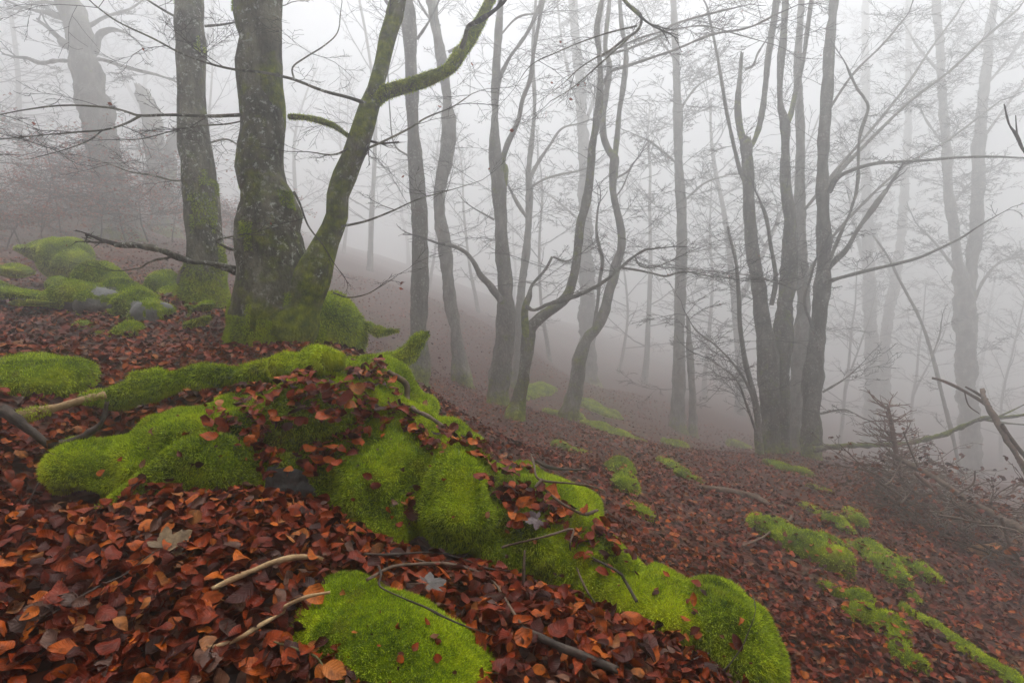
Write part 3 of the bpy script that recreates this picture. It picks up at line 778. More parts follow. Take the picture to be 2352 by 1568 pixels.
# --- second trunk
build_tree('straight grey trunk with mossy flared foot standing just uphill of the thick forked beech', None, 6.5, [
    S([(463, 700, 112), (463, 660, 98), (470, 620, 84), (472, 560, 76), (465, 500, 70), (456, 400, 68), (442, 300, 67), (440, 200, 67), (438, 110, 66), (434, 60, 62), (432, -20, 60)], wob=.01, moss=.34, sides=28, flare=.3, fh=.2, roots=5, lump=.07, twigs=False, fuzz=(26000, .03, .008), keep=lambda c, n: (np.exp(-np.maximum(c[:, 2] - .42, 0) / .25) + .4 * W_MOSS(c) > .5) * 1.0)],
  [ S([(435, 612, 12), (425, 618, 12), (415, 632, 13), (412, 650, 12), (422, 662, 9)], Y=6.35, moss=.3, tw=0),
    S([(432, 410, 4), (400, 415, 4), (350, 402, 3.4), (300, 395, 3), (260, 380, 2.4), (230, 370, 1.6)], Y=6.4, dY=-.4, tw=1),
    S([(470, 60, 6), (520, 55, 5), (580, 40, 4), (640, 15, 3)], Y=6.4, dY=.3, tw=1.2), S([(405, 40, 6), (370, 20, 5), (330, -5, 4)], Y=6.4, tw=1),
    S([(475, 330, 5), (520, 320, 4), (560, 340, 3), (600, 345, 2)], Y=6.5, dY=.5, tw=1)],
  mat=M_BARK, twig=(4.0, 2, .7, .0042), leaves=14, seed=2, base_moss=1.05, bm_h=.7)
# --- far-left old tree and the snag
build_tree('massive hazy old beech leaning on the left bank with a short curved limb', None, 13, [
    S([(272, 560, 92), (270, 500, 80), (262, 450, 76), (248, 400, 74), (232, 330, 74), (220, 270, 74), (202, 200, 72), (190, 130, 64), (180, 60, 58), (160, 10, 56), (140, -40, 50)], wob=.04, moss=.3, sides=22, lump=.12)],
  [ S([(208, 130, 22), (220, 110, 18), (225, 85, 16), (240, 72, 15), (262, 68, 10), (290, 75, 5)], tw=1), S([(175, 50, 24), (140, 38, 20), (110, 30, 15), (80, 25, 8)], tw=1),
    S([(218, 136, 12), (245, 140, 10), (300, 158, 8), (360, 172, 7), (400, 186, 5)], tw=1), S([(170, 110, 18), (150, 100, 20), (138, 90, 14)], tw=0, lump=.4),
    S([(165, 140, 10), (130, 140, 9), (95, 145, 7), (65, 135, 10)], tw=.6, lump=.3), S([(190, 70, 12), (240, 40, 8), (300, 20, 5), (340, -10, 3)], tw=1.2), S([(160, 20, 12), (100, 5, 8), (40, 20, 5), (-20, 15, 3)], tw=1.4)],
  mat=M_BARKP, twig=(1.4, 3, 1.2, .010), seed=3, base_moss=.7, bm_h=1.2)
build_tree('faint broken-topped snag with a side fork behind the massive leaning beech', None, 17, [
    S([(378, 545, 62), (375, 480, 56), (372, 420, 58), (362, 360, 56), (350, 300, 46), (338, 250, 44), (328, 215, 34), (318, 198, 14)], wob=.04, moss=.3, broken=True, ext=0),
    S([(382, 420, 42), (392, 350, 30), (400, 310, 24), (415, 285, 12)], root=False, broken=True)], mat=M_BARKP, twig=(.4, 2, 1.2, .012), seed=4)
# --- the middle row
build_tree('straight dark grey trunk rising from behind the mossy stub', None, 9.0, [
    S([(945, 880, 74), (955, 840, 58), (960, 780, 48), (963, 700, 45), (966, 600, 40), (963, 500, 42), (956, 400, 38), (949, 300, 33), (946, 200, 33), (942, 110, 34), (938, 50, 36), (928, -20, 38)], wob=.02, moss=.1, flare=.25, sides=22, lump=.085)],
  [ S([(940, 60, 10), (900, 20, 8), (870, -20, 6)], tw=1), S([(958, 90, 8), (985, 50, 6), (1005, 10, 5)]), S([(940, 360, 5), (905, 330, 4), (895, 250, 3.4), (890, 150, 3)], Y=9.1)],
  mat=M_BARK2, twig=(1.2, 2, 1.0, .006), seed=5)
build_tree('pale curving trunk next to the straight dark grey one', None, 10.5, [
    S([(1062, 895, 50), (1056, 840, 36), (1050, 780, 33), (1036, 700, 36), (1026, 620, 33), (1018, 540, 32), (1008, 470, 30), (1012, 420, 30), (1026, 360, 36), (1032, 300, 34), (1026, 220, 30), (1014, 140, 25), (1004, 80, 24), (994, 20, 24), (988, -20, 22)], wob=.03, moss=.15, lump=.14, flare=.3)],
  [ S([(1010, 60, 9), (985, 40, 7), (965, 10, 5)]), S([(1030, 120, 8), (1080, 90, 6), (1110, 50, 4), (1130, 30, 3)])], mat=M_BARKP, twig=(1.8, 2, 1.1, .007), leaves=8, seed=6)
build_tree('pale twin-stemmed beech with a low limb sweeping left', None, 9.5, [
    S([(1142, 935, 58), (1150, 870, 50), (1158, 800, 44), (1160, 720, 44), (1160, 660, 42), (1154, 580, 37), (1150, 500, 34), (1147, 430, 34), (1138, 370, 30), (1136, 300, 24), (1138, 200, 23), (1142, 120, 20), (1146, 60, 18), (1150, -20, 17)], wob=.03, moss=.34, lump=.15, flare=.3),
    S([(1156, 440, 22), (1160, 390, 20), (1154, 372, 14), (1166, 330, 12), (1190, 278, 12), (1200, 230, 12), (1218, 180, 12), (1226, 120, 10), (1238, 50, 9), (1250, -20, 8)], root=False, moss=.15)],
  [ S([(1150, 690, 22), (1125, 655, 18), (1103, 632, 16), (1090, 605, 14), (1072, 582, 12), (1048, 568, 10), (1022, 562, 8)], Y=9.4, dY=-.4, moss=.3, tw=.7),
    S([(1141, 215, 11), (1152, 170, 10), (1172, 130, 9), (1195, 100, 9), (1222, 55, 10), (1248, -10, 9)], tw=.8), S([(1135, 505, 6), (1118, 495, 5), (1105, 488, 4)], broken=True, tw=0),
    S([(1150, 80, 6), (1190, 40, 5), (1240, 30, 3)])], mat=M_BARKP, twig=(1.7, 2, 1.1, .006), leaves=14, seed=7)
build_tree('thin hazy sapling with a right-hand fork behind the twin-stemmed beech', None, 12.5, [
    S([(1186, 890, 26), (1192, 780, 24), (1196, 690, 22), (1206, 600, 20), (1214, 510, 18), (1216, 440, 17), (1214, 390, 15), (1222, 320, 12), (1228, 240, 10), (1224, 150, 9), (1226, 60, 8), (1232, -20, 6)], wob=.05, moss=.2)],
  [ S([(1216, 410, 12), (1238, 370, 10), (1262, 335, 8), (1290, 296, 6), (1330, 284, 4)]), S([(1210, 500, 10), (1195, 478, 9), (1178, 448, 7)], tw=.4), S([(1218, 430, 7), (1260, 408, 6), (1330, 392, 4)])], mat=M_BARKP, twig=(2.0, 2, 1.1, .007), leaves=10, seed=8)
build_tree('S-curved slender beech whose stem bends right above a mossy fork', None, 8.6, [
    S([(1180, 962, 44), (1190, 930, 34), (1202, 880, 32), (1210, 830, 32), (1214, 780, 32), (1222, 750, 28), (1250, 722, 24), (1282, 700, 25), (1306, 670, 22), (1320, 620, 20), (1328, 560, 21), (1332, 520, 20), (1346, 465, 19), (1356, 400, 18), (1360, 340, 17), (1372, 270, 16), (1379, 190, 15), (1376, 120, 14), (1371, 70, 13), (1380, 15, 12), (1388, -20, 11)], wob=.03, moss=.38, lump=.15, flare=.25),
    S([(1212, 775, 24), (1204, 730, 20), (1208, 700, 18), (1216, 678, 15), (1222, 655, 9), (1245, 628, 7), (1258, 610, 6), (1268, 590, 5)], root=False, moss=.2, tw=1.4)],
  [ S([(1210, 705, 11), (1228, 712, 10), (1260, 698, 10), (1300, 687, 11), (1345, 670, 10), (1385, 648, 9), (1420, 620, 8), (1448, 595, 7), (1480, 575, 6), (1494, 572, 5)], Y=8.5, dY=-.7, moss=.1, tw=1.2),
    S([(1428, 615, 6), (1462, 620, 6), (1500, 628, 5), (1530, 634, 5), (1570, 624, 4), (1620, 632, 3), (1680, 640, 2)], Y=7.9, dY=-.3, tw=1.2), S([(1458, 590, 4), (1470, 610, 4), (1500, 615, 3.5), (1540, 600, 3)], Y=7.9, tw=1.2),
    S([(1270, 590, 5), (1300, 600, 4), (1320, 590, 3)]), S([(1376, 130, 7), (1392, 125, 6), (1440, 100, 5), (1500, 78, 5), (1560, 66, 4), (1620, 60, 4), (1690, 78, 3), (1760, 98, 2)], Y=8.4, dY=-.8, tw=1.2)],
  mat=M_BARK2, twig=(1.6, 2, 1.0, .005), leaves=26, seed=9, ext=1.2)
build_tree('pale forked slender beech arching from a mossy hump', None, 10.2, [
    S([(1305, 968, 46), (1316, 920, 34), (1325, 870, 32), (1332, 820, 32), (1345, 780, 28), (1370, 755, 24), (1388, 715, 25), (1400, 670, 24), (1414, 615, 23), (1428, 560, 20), (1424, 510, 20), (1410, 450, 18), (1408, 400, 20), (1411, 365, 20), (1398, 345, 15), (1386, 310, 13), (1386, 255, 14), (1396, 190, 14), (1400, 150, 13), (1390, 110, 11), (1395, 50, 10), (1400, -20, 9)], wob=.03, moss=.4, lump=.15, flare=.3),
    S([(1411, 375, 16), (1417, 320, 13), (1423, 255, 14), (1433, 190, 14), (1438, 120, 13), (1428, 60, 12), (1422, -20, 11)], root=False, moss=.1)],
  [ S([(1362, 762, 12), (1372, 700, 10), (1378, 640, 9), (1384, 600, 9), (1376, 565, 8), (1370, 530, 8), (1372, 490, 6)], moss=.1, tw=.8),
    S([(1384, 195, 9), (1402, 165, 8), (1440, 152, 8), (1490, 135, 7), (1530, 122, 7), (1568, 107, 6), (1635, 80, 6), (1718, 64, 5), (1790, 30, 4)], Y=10, dY=-2.0, tw=1.2),
    S([(1400, 125, 7), (1450, 110, 6), (1520, 80, 6), (1540, 60, 5), (1600, 40, 5), (1680, 20, 4)], Y=10.1, dY=-2, tw=1.2), S([(1404, 415, 6), (1440, 395, 5), (1450, 380, 4)]), S([(1412, 455, 5), (1430, 430, 4), (1445, 395, 3)])],
  mat=M_BARKP, twig=(1.7, 2, 1.0, .006), leaves=24, seed=10, ext=1.2)
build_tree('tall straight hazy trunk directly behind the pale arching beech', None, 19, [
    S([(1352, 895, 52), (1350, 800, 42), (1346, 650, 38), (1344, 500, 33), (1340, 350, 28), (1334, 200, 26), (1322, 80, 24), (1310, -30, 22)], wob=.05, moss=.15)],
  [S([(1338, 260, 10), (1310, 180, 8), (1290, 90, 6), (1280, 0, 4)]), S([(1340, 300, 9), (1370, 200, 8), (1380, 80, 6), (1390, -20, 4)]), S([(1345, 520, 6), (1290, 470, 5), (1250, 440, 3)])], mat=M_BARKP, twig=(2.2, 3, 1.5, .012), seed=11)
build_tree('slender straight trunk alone in the fog on the slope', None, 14, [
    S([(1556, 1000, 32), (1557, 900, 28), (1560, 780, 26), (1563, 650, 25), (1566, 520, 23), (1560, 400, 22), (1557, 280, 20), (1553, 150, 18), (1548, 40, 16), (1545, -30, 14)], wob=.04, moss=.12),
    S([(1592, 1010, 20), (1590, 900, 18), (1584, 800, 15), (1580, 730, 9)], moss=.15, broken=True)],
  [S([(1562, 470, 6), (1620, 420, 5), (1680, 400, 3)]), S([(1560, 380, 6), (1500, 330, 5), (1460, 310, 3)]), S([(1556, 260, 6), (1600, 200, 5), (1650, 170, 3)]), S([(1552, 140, 6), (1510, 80, 5), (1480, 20, 3)])], mat=M_BARKP, twig=(3.0, 3, 1.4, .009), seed=12)
# --- the coppice on the right
build_tree('dark multi-stemmed beech coppice with spreading limbs on the right slope', None, 10, [
    S([(1772, 1055, 56), (1770, 980, 48), (1767, 900, 48), (1764, 820, 48), (1752, 740, 40), (1742, 660, 34), (1730, 580, 32), (1722, 500, 30), (1718, 420, 29), (1716, 350, 28), (1714, 325, 24)], wob=.03, moss=.34, flare=.14, broken=True),
    S([(1712, 345, 15), (1706, 320, 15), (1697, 280, 15), (1695, 230, 15), (1700, 170, 14), (1704, 125, 10)], root=False, broken=True, ext=0, Y=10),
    S([(1722, 345, 14), (1738, 310, 13), (1750, 260, 15), (1758, 200, 15), (1766, 120, 17), (1778, 50, 17), (1788, -20, 16)], root=False, Y=10),
    S([(1796, 1060, 46), (1792, 960, 44), (1793, 860, 44), (1797, 780, 46), (1805, 690, 44), (1812, 600, 38), (1815, 520, 32), (1806, 430, 26), (1804, 350, 25), (1803, 285, 24), (1792, 235, 16), (1793, 150, 17), (1800, 80, 18), (1806, -20, 16)], Y=10.05, wob=.03, moss=.38, flare=.14),
    S([(1806, 290, 14), (1818, 255, 13), (1832, 190, 13), (1846, 130, 12), (1856, 60, 11), (1868, -20, 10)], root=False, Y=10.05),
    S([(1834, 1050, 40), (1832, 960, 36), (1834, 860, 36), (1842, 780, 40), (1845, 700, 34), (1842, 600, 28), (1838, 500, 24), (1838, 380, 24), (1838, 280, 22), (1832, 180, 20), (1836, 80, 17), (1842, -20, 14)], Y=11.4, wob=.03, moss=.12, mat=M_BARKP),
    S([(1864, 1060, 48), (1864, 960, 43), (1866, 880, 43), (1874, 800, 38), (1882, 720, 36), (1890, 640, 36), (1893, 560, 32), (1890, 460, 29), (1890, 370, 28), (1895, 280, 26), (1901, 200, 26), (1905, 110, 24), (1912, 40, 22), (1918, -20, 20)], Y=9.8, wob=.03, moss=.26, flare=.14),
    S([(1745, 1050, 22), (1740, 960, 16), (1730, 900, 13), (1712, 830, 12), (1700, 750, 11), (1697, 680, 10), (1690, 600, 9), (1678, 550, 7), (1672, 520, 5)], Y=9.7, wob=.04, moss=.2, flare=.15, tw=2.2)],
  [ S([(1715, 425, 12), (1698, 385, 10), (1680, 310, 9), (1666, 240, 9), (1655, 170, 8), (1642, 100, 7), (1625, 20, 6)], Y=10.1, tw=.8), S([(1712, 160, 6), (1730, 150, 6), (1740, 125, 5), (1755, 100, 4)], tw=.4),
    S([(1900, 620, 15), (1920, 598, 14), (1945, 572, 14), (1968, 530, 13), (1990, 500, 12), (2012, 470, 14), (2032, 442, 11)], Y=9.7, broken=True, tw=0, lump=.15),
    S([(1884, 650, 12), (1905, 600, 9), (1925, 550, 9), (1955, 480, 8), (1970, 420, 8), (1972, 340, 7), (1978, 300, 7), (1994, 250, 8), (1985, 225, 7), (1970, 205, 6), (1955, 175, 5), (1945, 152, 4)], Y=9.5, tw=.8, lump=.25),
    S([(1905, 440, 14), (1920, 412, 12), (1945, 396, 9), (2000, 378, 8), (2060, 372, 7), (2130, 368, 7), (2200, 362, 6), (2280, 360, 5), (2352, 363, 4), (2420, 366, 3)], Y=9.6, dY=-1.2, tw=.6),
    S([(1908, 645, 12), (1930, 638, 9), (1990, 622, 8), (2050, 608, 7), (2110, 592, 6.5), (2160, 570, 6), (2210, 545, 5), (2240, 525, 4), (2272, 505, 3)], Y=9.6, dY=-1.0, tw=.4),
    S([(1905, 420, 9), (1960, 360, 9), (2030, 290, 8), (2100, 225, 7.5), (2180, 165, 7), (2260, 90, 6), (2340, 20, 5)], Y=10, dY=1.5, tw=1.5), S([(1850, 480, 8), (1930, 380, 8), (2000, 300, 7), (2080, 200, 6), (2140, 110, 5), (2200, 30, 4)], Y=10.8, dY=1.5, tw=1.5),
    S([(1850, 640, 9), (1900, 560, 8), (1980, 470, 7), (2080, 380, 6), (2180, 320, 5), (2300, 230, 4)], Y=11, dY=1.5, tw=1.5), S([(1905, 250, 7), (1960, 170, 6), (2030, 100, 5), (2080, 40, 4)], Y=9.8, tw=1.3),
    S([(1772, 700, 12), (1782, 640, 11), (1770, 560, 10), (1760, 500, 8), (1745, 460, 6)], Y=9.8, tw=.6), S([(1745, 960, 9), (1715, 880, 7), (1680, 830, 5), (1640, 790, 4), (1600, 760, 3), (1575, 720, 2)], Y=9.7, dY=-.6, tw=2),
    S([(1740, 1000, 8), (1715, 930, 6), (1690, 870, 5), (1630, 825, 3)], Y=9.7, dY=-.5, tw=1.5), S([(1890, 900, 6), (1940, 870, 4), (1975, 840, 2)], Y=9.6, tw=2), S([(1885, 950, 6), (1935, 940, 4), (1965, 950, 2)], Y=9.6, tw=2),
    S([(1848, 650, 5), (1830, 665, 5), (1800, 655, 4), (1740, 635, 4), (1680, 628, 3), (1600, 620, 3), (1530, 615, 2)], Y=9.4, dY=-.6, tw=1.4), S([(1880, 800, 9), (1862, 740, 8), (1848, 690, 8), (1862, 640, 6), (1872, 600, 5)], Y=9.7, tw=.5)],
  mat=M_BARK2, twig=(1.7, 2, .95, .0055), leaves=40, seed=13, ext=1.2, lump=.12)
# --- right, in the fog
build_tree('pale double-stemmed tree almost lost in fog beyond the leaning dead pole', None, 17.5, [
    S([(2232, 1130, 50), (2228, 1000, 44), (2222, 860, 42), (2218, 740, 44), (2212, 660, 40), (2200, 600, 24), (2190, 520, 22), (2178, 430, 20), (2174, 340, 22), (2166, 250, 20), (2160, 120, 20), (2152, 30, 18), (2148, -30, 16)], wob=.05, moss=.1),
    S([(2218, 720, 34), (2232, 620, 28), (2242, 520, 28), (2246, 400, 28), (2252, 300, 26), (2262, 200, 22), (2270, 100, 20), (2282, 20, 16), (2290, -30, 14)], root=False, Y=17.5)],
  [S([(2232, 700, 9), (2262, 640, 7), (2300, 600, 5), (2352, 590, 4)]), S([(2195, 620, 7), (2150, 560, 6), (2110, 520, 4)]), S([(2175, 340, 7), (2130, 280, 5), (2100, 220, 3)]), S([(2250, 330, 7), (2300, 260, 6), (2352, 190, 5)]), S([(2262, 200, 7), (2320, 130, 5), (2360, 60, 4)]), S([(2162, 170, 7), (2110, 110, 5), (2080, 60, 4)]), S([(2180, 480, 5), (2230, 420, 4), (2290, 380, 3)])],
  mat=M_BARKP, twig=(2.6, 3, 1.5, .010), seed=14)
build_tree('thin leaning dead pole slanting across the fog on the right', None, 14, [
    S([(2215, 1130, 10), (2190, 1010, 9), (2165, 910, 8.5), (2140, 810, 8), (2112, 730, 7), (2070, 650, 6), (2040, 590, 5), (2005, 540, 3)], wob=.05, moss=.05, ext=0)], [S([(2140, 820, 5), (2158, 770, 4), (2162, 740, 3)], tw=1)], mat=M_BARKP, twig=(.8, 2, .8, .005), seed=15, name='leaning_pole')
for k, (u, v, Y, w, lean) in enumerate([(2000, 1040, 25, 36, -10), (2040, 1040, 26, 30, 40)]):
    build_tree(['very faint forked trunk behind the leaning dead pole', 'very faint slanting trunk crossing the forked one in the fog'][k], None, Y, [
        S([(u, v, w), (u - lean * .2, 800, w * .85), (u + lean * .6, 600, w * .75), (u + lean, 400, w * .6), (u + lean * 1.2, 200, w * .5), (u + lean * 1.2, -20, w * .4)], wob=.1)],
        [S([(u + lean * .4, 650, 10), (u - 40, 500, 8), (u - 70, 300, 6)])], mat=M_BARKP, twig=(1.6, 3, 1.8, .014), seed=16 + k)

# --- background forest: a few patterns, copied
def pattern(seed, H, r0, nbr, lean, fork):
    rng = np.random.default_rng(seed); pts = [np.array([0, 0, -.3])]; d = np.array([lean, rng.normal() * .05, 1.]); rad = [r0 * 1.25]
    n = 9
    for k in range(n):
        d = d + np.array([rng.normal() * .07, rng.normal() * .07, .12]); d /= np.linalg.norm(d)
        pts.append(pts[-1] + d * H / n); rad.append(r0 * (1 - .78 * (k + 1) / n))
    c = np.c_[np.array(pts), rad]
    V, Q, T, A, C = tube(c, 10, .5, .07, 2.2, seed, .25, .4)
    mb = MB(); mb.add(V, Q, T, A + .12)
    lines = []
    if fork:
        i0 = len(C) // 3; e = [C[i0]]; dd = np.array([rng.normal(), rng.normal() * .6, 2.0])
        for k in range(6):
            dd = dd / np.linalg.norm(dd) + rng.normal(size=3) * .08 + [0, 0, .12]; e.append(np.r_[e[-1][:3] + dd / np.linalg.norm(dd) * H * .1, e[-1][3] * .78])
        V, Q, T, A, C2 = tube(np.array(e), 8, .5, .07, 2.2, seed + 1); mb.add(V, Q, T, A + .12)
        sp = [C, C2]
    else: sp = [C]
    for Cc in sp:
        for q in range(nbr):
            i0 = int(len(Cc) * rng.uniform(.16, .98)); i0 = min(i0, len(Cc) - 1); p = Cc[i0][:3]; az = rng.uniform(0, 6.28)
            hfr = p[2] / H
            dd = np.array([math.cos(az), math.sin(az), rng.uniform(.0, .5) + .7 * hfr])
            grow(lines, p, dd, H * rng.uniform(.14, .30) * (1.15 - .5 * hfr), min(.045, Cc[i0][3] * .55), 3, rng, .035, .7, 4, None, .13, .009)
    Vt, Qt = twig_tubes(lines)
    return (make_mesh('trunk', np.vstack(mb.V), np.vstack(mb.Q), np.vstack(mb.T), True, {'moss': np.concatenate(mb.A)}), make_mesh('twigs', Vt, Qt, None, True, {'moss': np.zeros(len(Vt))}))
pats = [pattern(201, 17, .20, 17, .03, False), pattern(202, 15, .15, 15, -.08, True), pattern(203, 18, .24, 16, .05, True), pattern(204, 13, .11, 15, .12, False), pattern(205, 16, .17, 17, -.04, False)]
for a, b in pats: a.materials.append(M_BARKP); b.materials.append(M_TWIG)
TOP = 12.0
bg = [(60, 18.0), (20, 24.0), (330, 26.0), (520, 16.0), (690, 17.0), (790, 21.0), (850, 15.0), (985, 19.0), (1100, 17.0), (1265, 15.0), (1420, 19.0), (1480, 17.0), (1620, 18.0), (1700, 16.5), (1930, 17.0), (2090, 19.0), (2310, 18.0), (2400, 15.0), (-40, 15.0), (-90, 21.0), (420, 21.0), (620, 30.0), (1180, 30.0), (1560, 31.0), (1860, 30.0), (2240, 29.0), (250, 31.0), (2520, 19.0), (940, 33.0)]
for k, (u, Y) in enumerate(bg):
    Y = Y * 1.9 + 4; p = P(u, 784, Y); x, y = p[0], p[1]
    r_ = random.Random(k * 17 + 5); ip = (k * 3 + r_.randrange(5)) % 5; pa = pats[ip]; kd = ['tall single-stemmed', 'slim forked', 'stout forked', 'thin whip-like', 'mid-sized straight'][ip]
    left = u < 700
    t = thing('bare_tree', kd + ' bare tree dissolving in the fog ' + ('above the stone pile bank' if left else 'beyond the coppice slope'), 'tree', (x, y, gz(x, y)), kd + (' bare trees fading above the bank' if left else ' bare trees fading on the far slope'))
    t.rotation_euler = (R(r_.uniform(-3, 3)), R(r_.uniform(-3, 3)), r_.uniform(0, 6.28)); s = r_.uniform(.8, 1.2); t.scale = (s, s, s * r_.uniform(.9, 1.1))
    TOP = max(TOP, gz(x, y) + t.scale[2] * 1.02 * max(v.co.z for v in pa[1].vertices) + .5)
    for nm, me in zip(('trunk', 'twigs'), pa):
        o = link(nm, me, None, t)
        if nm == 'twigs': o['kind'] = 'stuff'

# --- low beech saplings keeping their red leaves on the left bank
def sapling(seed, H):
    rng = np.random.default_rng(seed); lines, tips = [], []
    grow(lines, (0, 0, -.1), (rng.normal() * .1, rng.normal() * .1, 1), H, .02, 0, rng, .05)
    st = lines[0][0]
    for q in range(16):
        f = rng.uniform(.2, 1); i0 = min(int(f * 5), 4); az = rng.uniform(0, 6.28)
        grow(lines, st[i0] + (st[i0 + 1] - st[i0]) * rng.random(), (math.cos(az), math.sin(az), rng.uniform(-.05, .3)), H * rng.uniform(.35, .7), .008, 2, rng, .0, .7, 6, tips, .13, .004)
    V, Q = twig_tubes(lines)
    n = 800; kk = rng.integers(0, len(tips), n); pos = np.array([tips[i][0] for i in kk]) + rng.normal(size=(n, 3)) * .05
    Vl, Ql, rn, uv = scatter_leaves(pos, rng.normal(size=(n, 3)) * .5 + [0, 0, 1], rng.uniform(.05, .09, n), seed, 4)
    return make_mesh('stem', V, Q, None, True, {'moss': np.zeros(len(V))}), make_mesh('leaves', Vl, Ql, None, True, {'rnd': rn}, uv=uv)
saps = [sapling(301, 2.0), sapling(302, 2.6), sapling(303, 1.6)]
for a, b in saps: a.materials.append(M_TWIG); b.materials.append(M_REDLEAF)
for k, (u, Y, s) in enumerate([(60, 11.5, .9), (150, 12.2, 1.0), (230, 11.6, 1.0), (300, 11.8, 1.1), (350, 13, 1.0), (400, 13.5, .9), (20, 10.4, .7), (110, 10.6, .6), (540, 13, .8), (560, 15, 1.0), (-60, 12, 1.0), (200, 15, 1.2)]):
    Y = FAR(Y); s *= 1.5; p = P(u, 784, Y); t = thing('beech_sapling', 'low bushy beech sapling with rust-coloured leaves on the left bank', 'sapling', (p[0], p[1], gz(p[0], p[1])), 'rust-leaved saplings on the left bank')
    t.rotation_euler = (0, 0, k * 1.7); t.scale = (s, s, s)
    for nm, me in zip(('stem', 'leaves'), saps[k % 3]):
        o = link(nm, me, None, t)
        if nm == 'leaves': o['kind'] = 'stuff'

# ------------------------------------------------------------------ logs, sticks, brush
SURF = [FLOOR_BVH] + ROCK_BVH
def surf(u, v):
    """first surface (ground, boulder, mound) in the direction (u, v)"""
    best = None; d = ray_dir(u, v)
    for b in SURF:
        h = b.ray_cast(Vector((0, 0, 0)), d)
        if h[0] is not None and (best is None or h[3] < best[1]): best = (h[0], h[3], h[1])
    return best

def log(name, label, tr, cat, mat, lift=.6, Y=None, dY=0, moss=0., lump=.12, sides=9, group=None, fz=None, keep=None, broken=True, subs=(), wob=0):
    """a stick traced over the surface; lift in radii above it.  with Y given it hangs free"""
    def conv(tr_, Y_, dY_=0):
        rows = []
        for k, (u, v, w) in enumerate(tr_):
            if Y_ == 'smooth':
                ys = np.array([np.array(surf(a, b + c * .5)[0]) @ FWD for a, b, c in tr_])
                for _ in range(3): ys = np.r_[ys[0], (ys[:-2] + ys[1:-1] * 2 + ys[2:]) / 4, ys[-1]]
                w = w * 1.25; y = min(ys[k], 3.0) - w * 2.6 / FPX * .75; rows.append([*P(u, v, y), w * y / FPX / 2])
            elif Y_ is None:
                h = surf(u, v); p = np.array(h[0]); y = p @ FWD; r = w * y / FPX / 2
                n = np.array(h[2]); n = n if n[2] > 0 else -n
                rows.append([*(p + n * (r * lift + (.045 if lift > 1 else 0))), r])
            else:
                y = FAR(Y_ + dY_ * k / max(len(tr_) - 1, 1)); rows.append([*P(u, v, y), w * y / FPX / 2])
        return np.array(rows)
    if name in ('fallen_bough', 'fallen_tree', 'dead_snapped_pole') or 'stick' in name or 'twig' in name: tr = [(a, b, w * .78) for a, b, w in tr]
    c = conv(tr, Y, dY); org = c[:, :3].mean(0)
    V, Q, T, A, C = tube(c, sides, max(.010, c[:, 3].max() * .5), lump * 1.7, 26, len(bpy.data.objects), mossy=moss, broken=broken)
    # close the other end as well
    V = np.vstack([V, C[0, :3]]); A = np.append(A, moss); T = np.vstack([T, np.stack([(np.arange(sides) + 1) % sides, np.arange(sides), np.full(sides, len(V) - 1)], -1)])
    mb = MB(); mb.add(V, Q, T, A); o = mb.build(name, mat, None, org); o.location = org; tag(o, label, cat, group)
    if fz: fuzz(o, org, V, Q, *fz, len(V), keep)
    for s in subs:
        c2 = conv(s, Y, 0) if not (len(s) == 2 and isinstance(s[1], (int, float))) else conv(s[0], s[1])
        V, Q, T, A, C = tube(c2, 6, .02, .08, 20, 3); mb = MB(); mb.add(V, Q, T, A + moss); mb.build('twig', mat, o, org)
    return o

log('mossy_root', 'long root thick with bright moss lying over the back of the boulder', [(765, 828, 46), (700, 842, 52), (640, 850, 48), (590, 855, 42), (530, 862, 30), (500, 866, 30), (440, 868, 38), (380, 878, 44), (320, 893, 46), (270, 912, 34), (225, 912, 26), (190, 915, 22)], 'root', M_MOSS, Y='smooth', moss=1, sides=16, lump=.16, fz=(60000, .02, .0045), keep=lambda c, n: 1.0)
log('splintered_root', 'bare tan splintered root end with a moss cuff extending the mossy root', [(240, 905, 22), (190, 918, 17), (140, 932, 15), (100, 943, 20), (50, 955, 22)], 'root', M_STICK_PALE, Y=2.58, dY=-.1, sides=10, fz=(60000, .016, .004), keep=lambda c, n: ((px(c)[0] < 115) | ((px(c)[0] > 190) * (px(c)[0] < 235))) * 1.0)
log('mossy_stub', 'upturned moss-wrapped stub pointing at the straight dark grey trunk', [(860, 838, 40), (900, 825, 40), (930, 815, 42), (950, 795, 34), (968, 775, 26), (976, 768, 18)], 'branch stub', M_MOSS, Y=4.3, moss=1, sides=12, fz=(22000, .022, .006), keep=lambda c, n: 1.0)
log('mossy_log', 'short horizontal mossy log sticking out beside the shaggy rock', [(810, 760, 22), (840, 750, 24), (862, 758, 22), (885, 762, 18), (912, 760, 12)], 'log', M_MOSS, Y=5.4, moss=1, sides=12, fz=(16000, .022, .006), keep=lambda c, n: 1.0)
log('slope_log', 'straight moss-covered log running downhill through the lower right leaves', [(2066, 1398, 22), (2110, 1425, 30), (2150, 1450, 30), (2200, 1485, 36), (2260, 1530, 40), (2330, 1580, 44), (2400, 1640, 44)], 'log', M_MOSS, lift=.35, moss=1, sides=14, fz=(24000, .02, .0055), keep=lambda c, n: (n[:, 2] > -.2) * 1.0)
log('broken_stick', 'straight brown broken stick leaning across the moss at the back of the boulder', [(876, 870, 15), (910, 905, 17), (950, 945, 18), (985, 985, 17), (1022, 1012, 15)], 'stick', M_STICK_BROWN, lift=1.6, subs=())
log('fallen_stick', 'pale barkless curved stick lying on leaves just above the low moss mound', [(494, 1388, 13), (530, 1372, 16), (580, 1352, 19), (620, 1335, 19), (660, 1322, 17), (700, 1318, 14), (730, 1320, 10)], 'stick', M_STICK_PALE, lift=2.0)
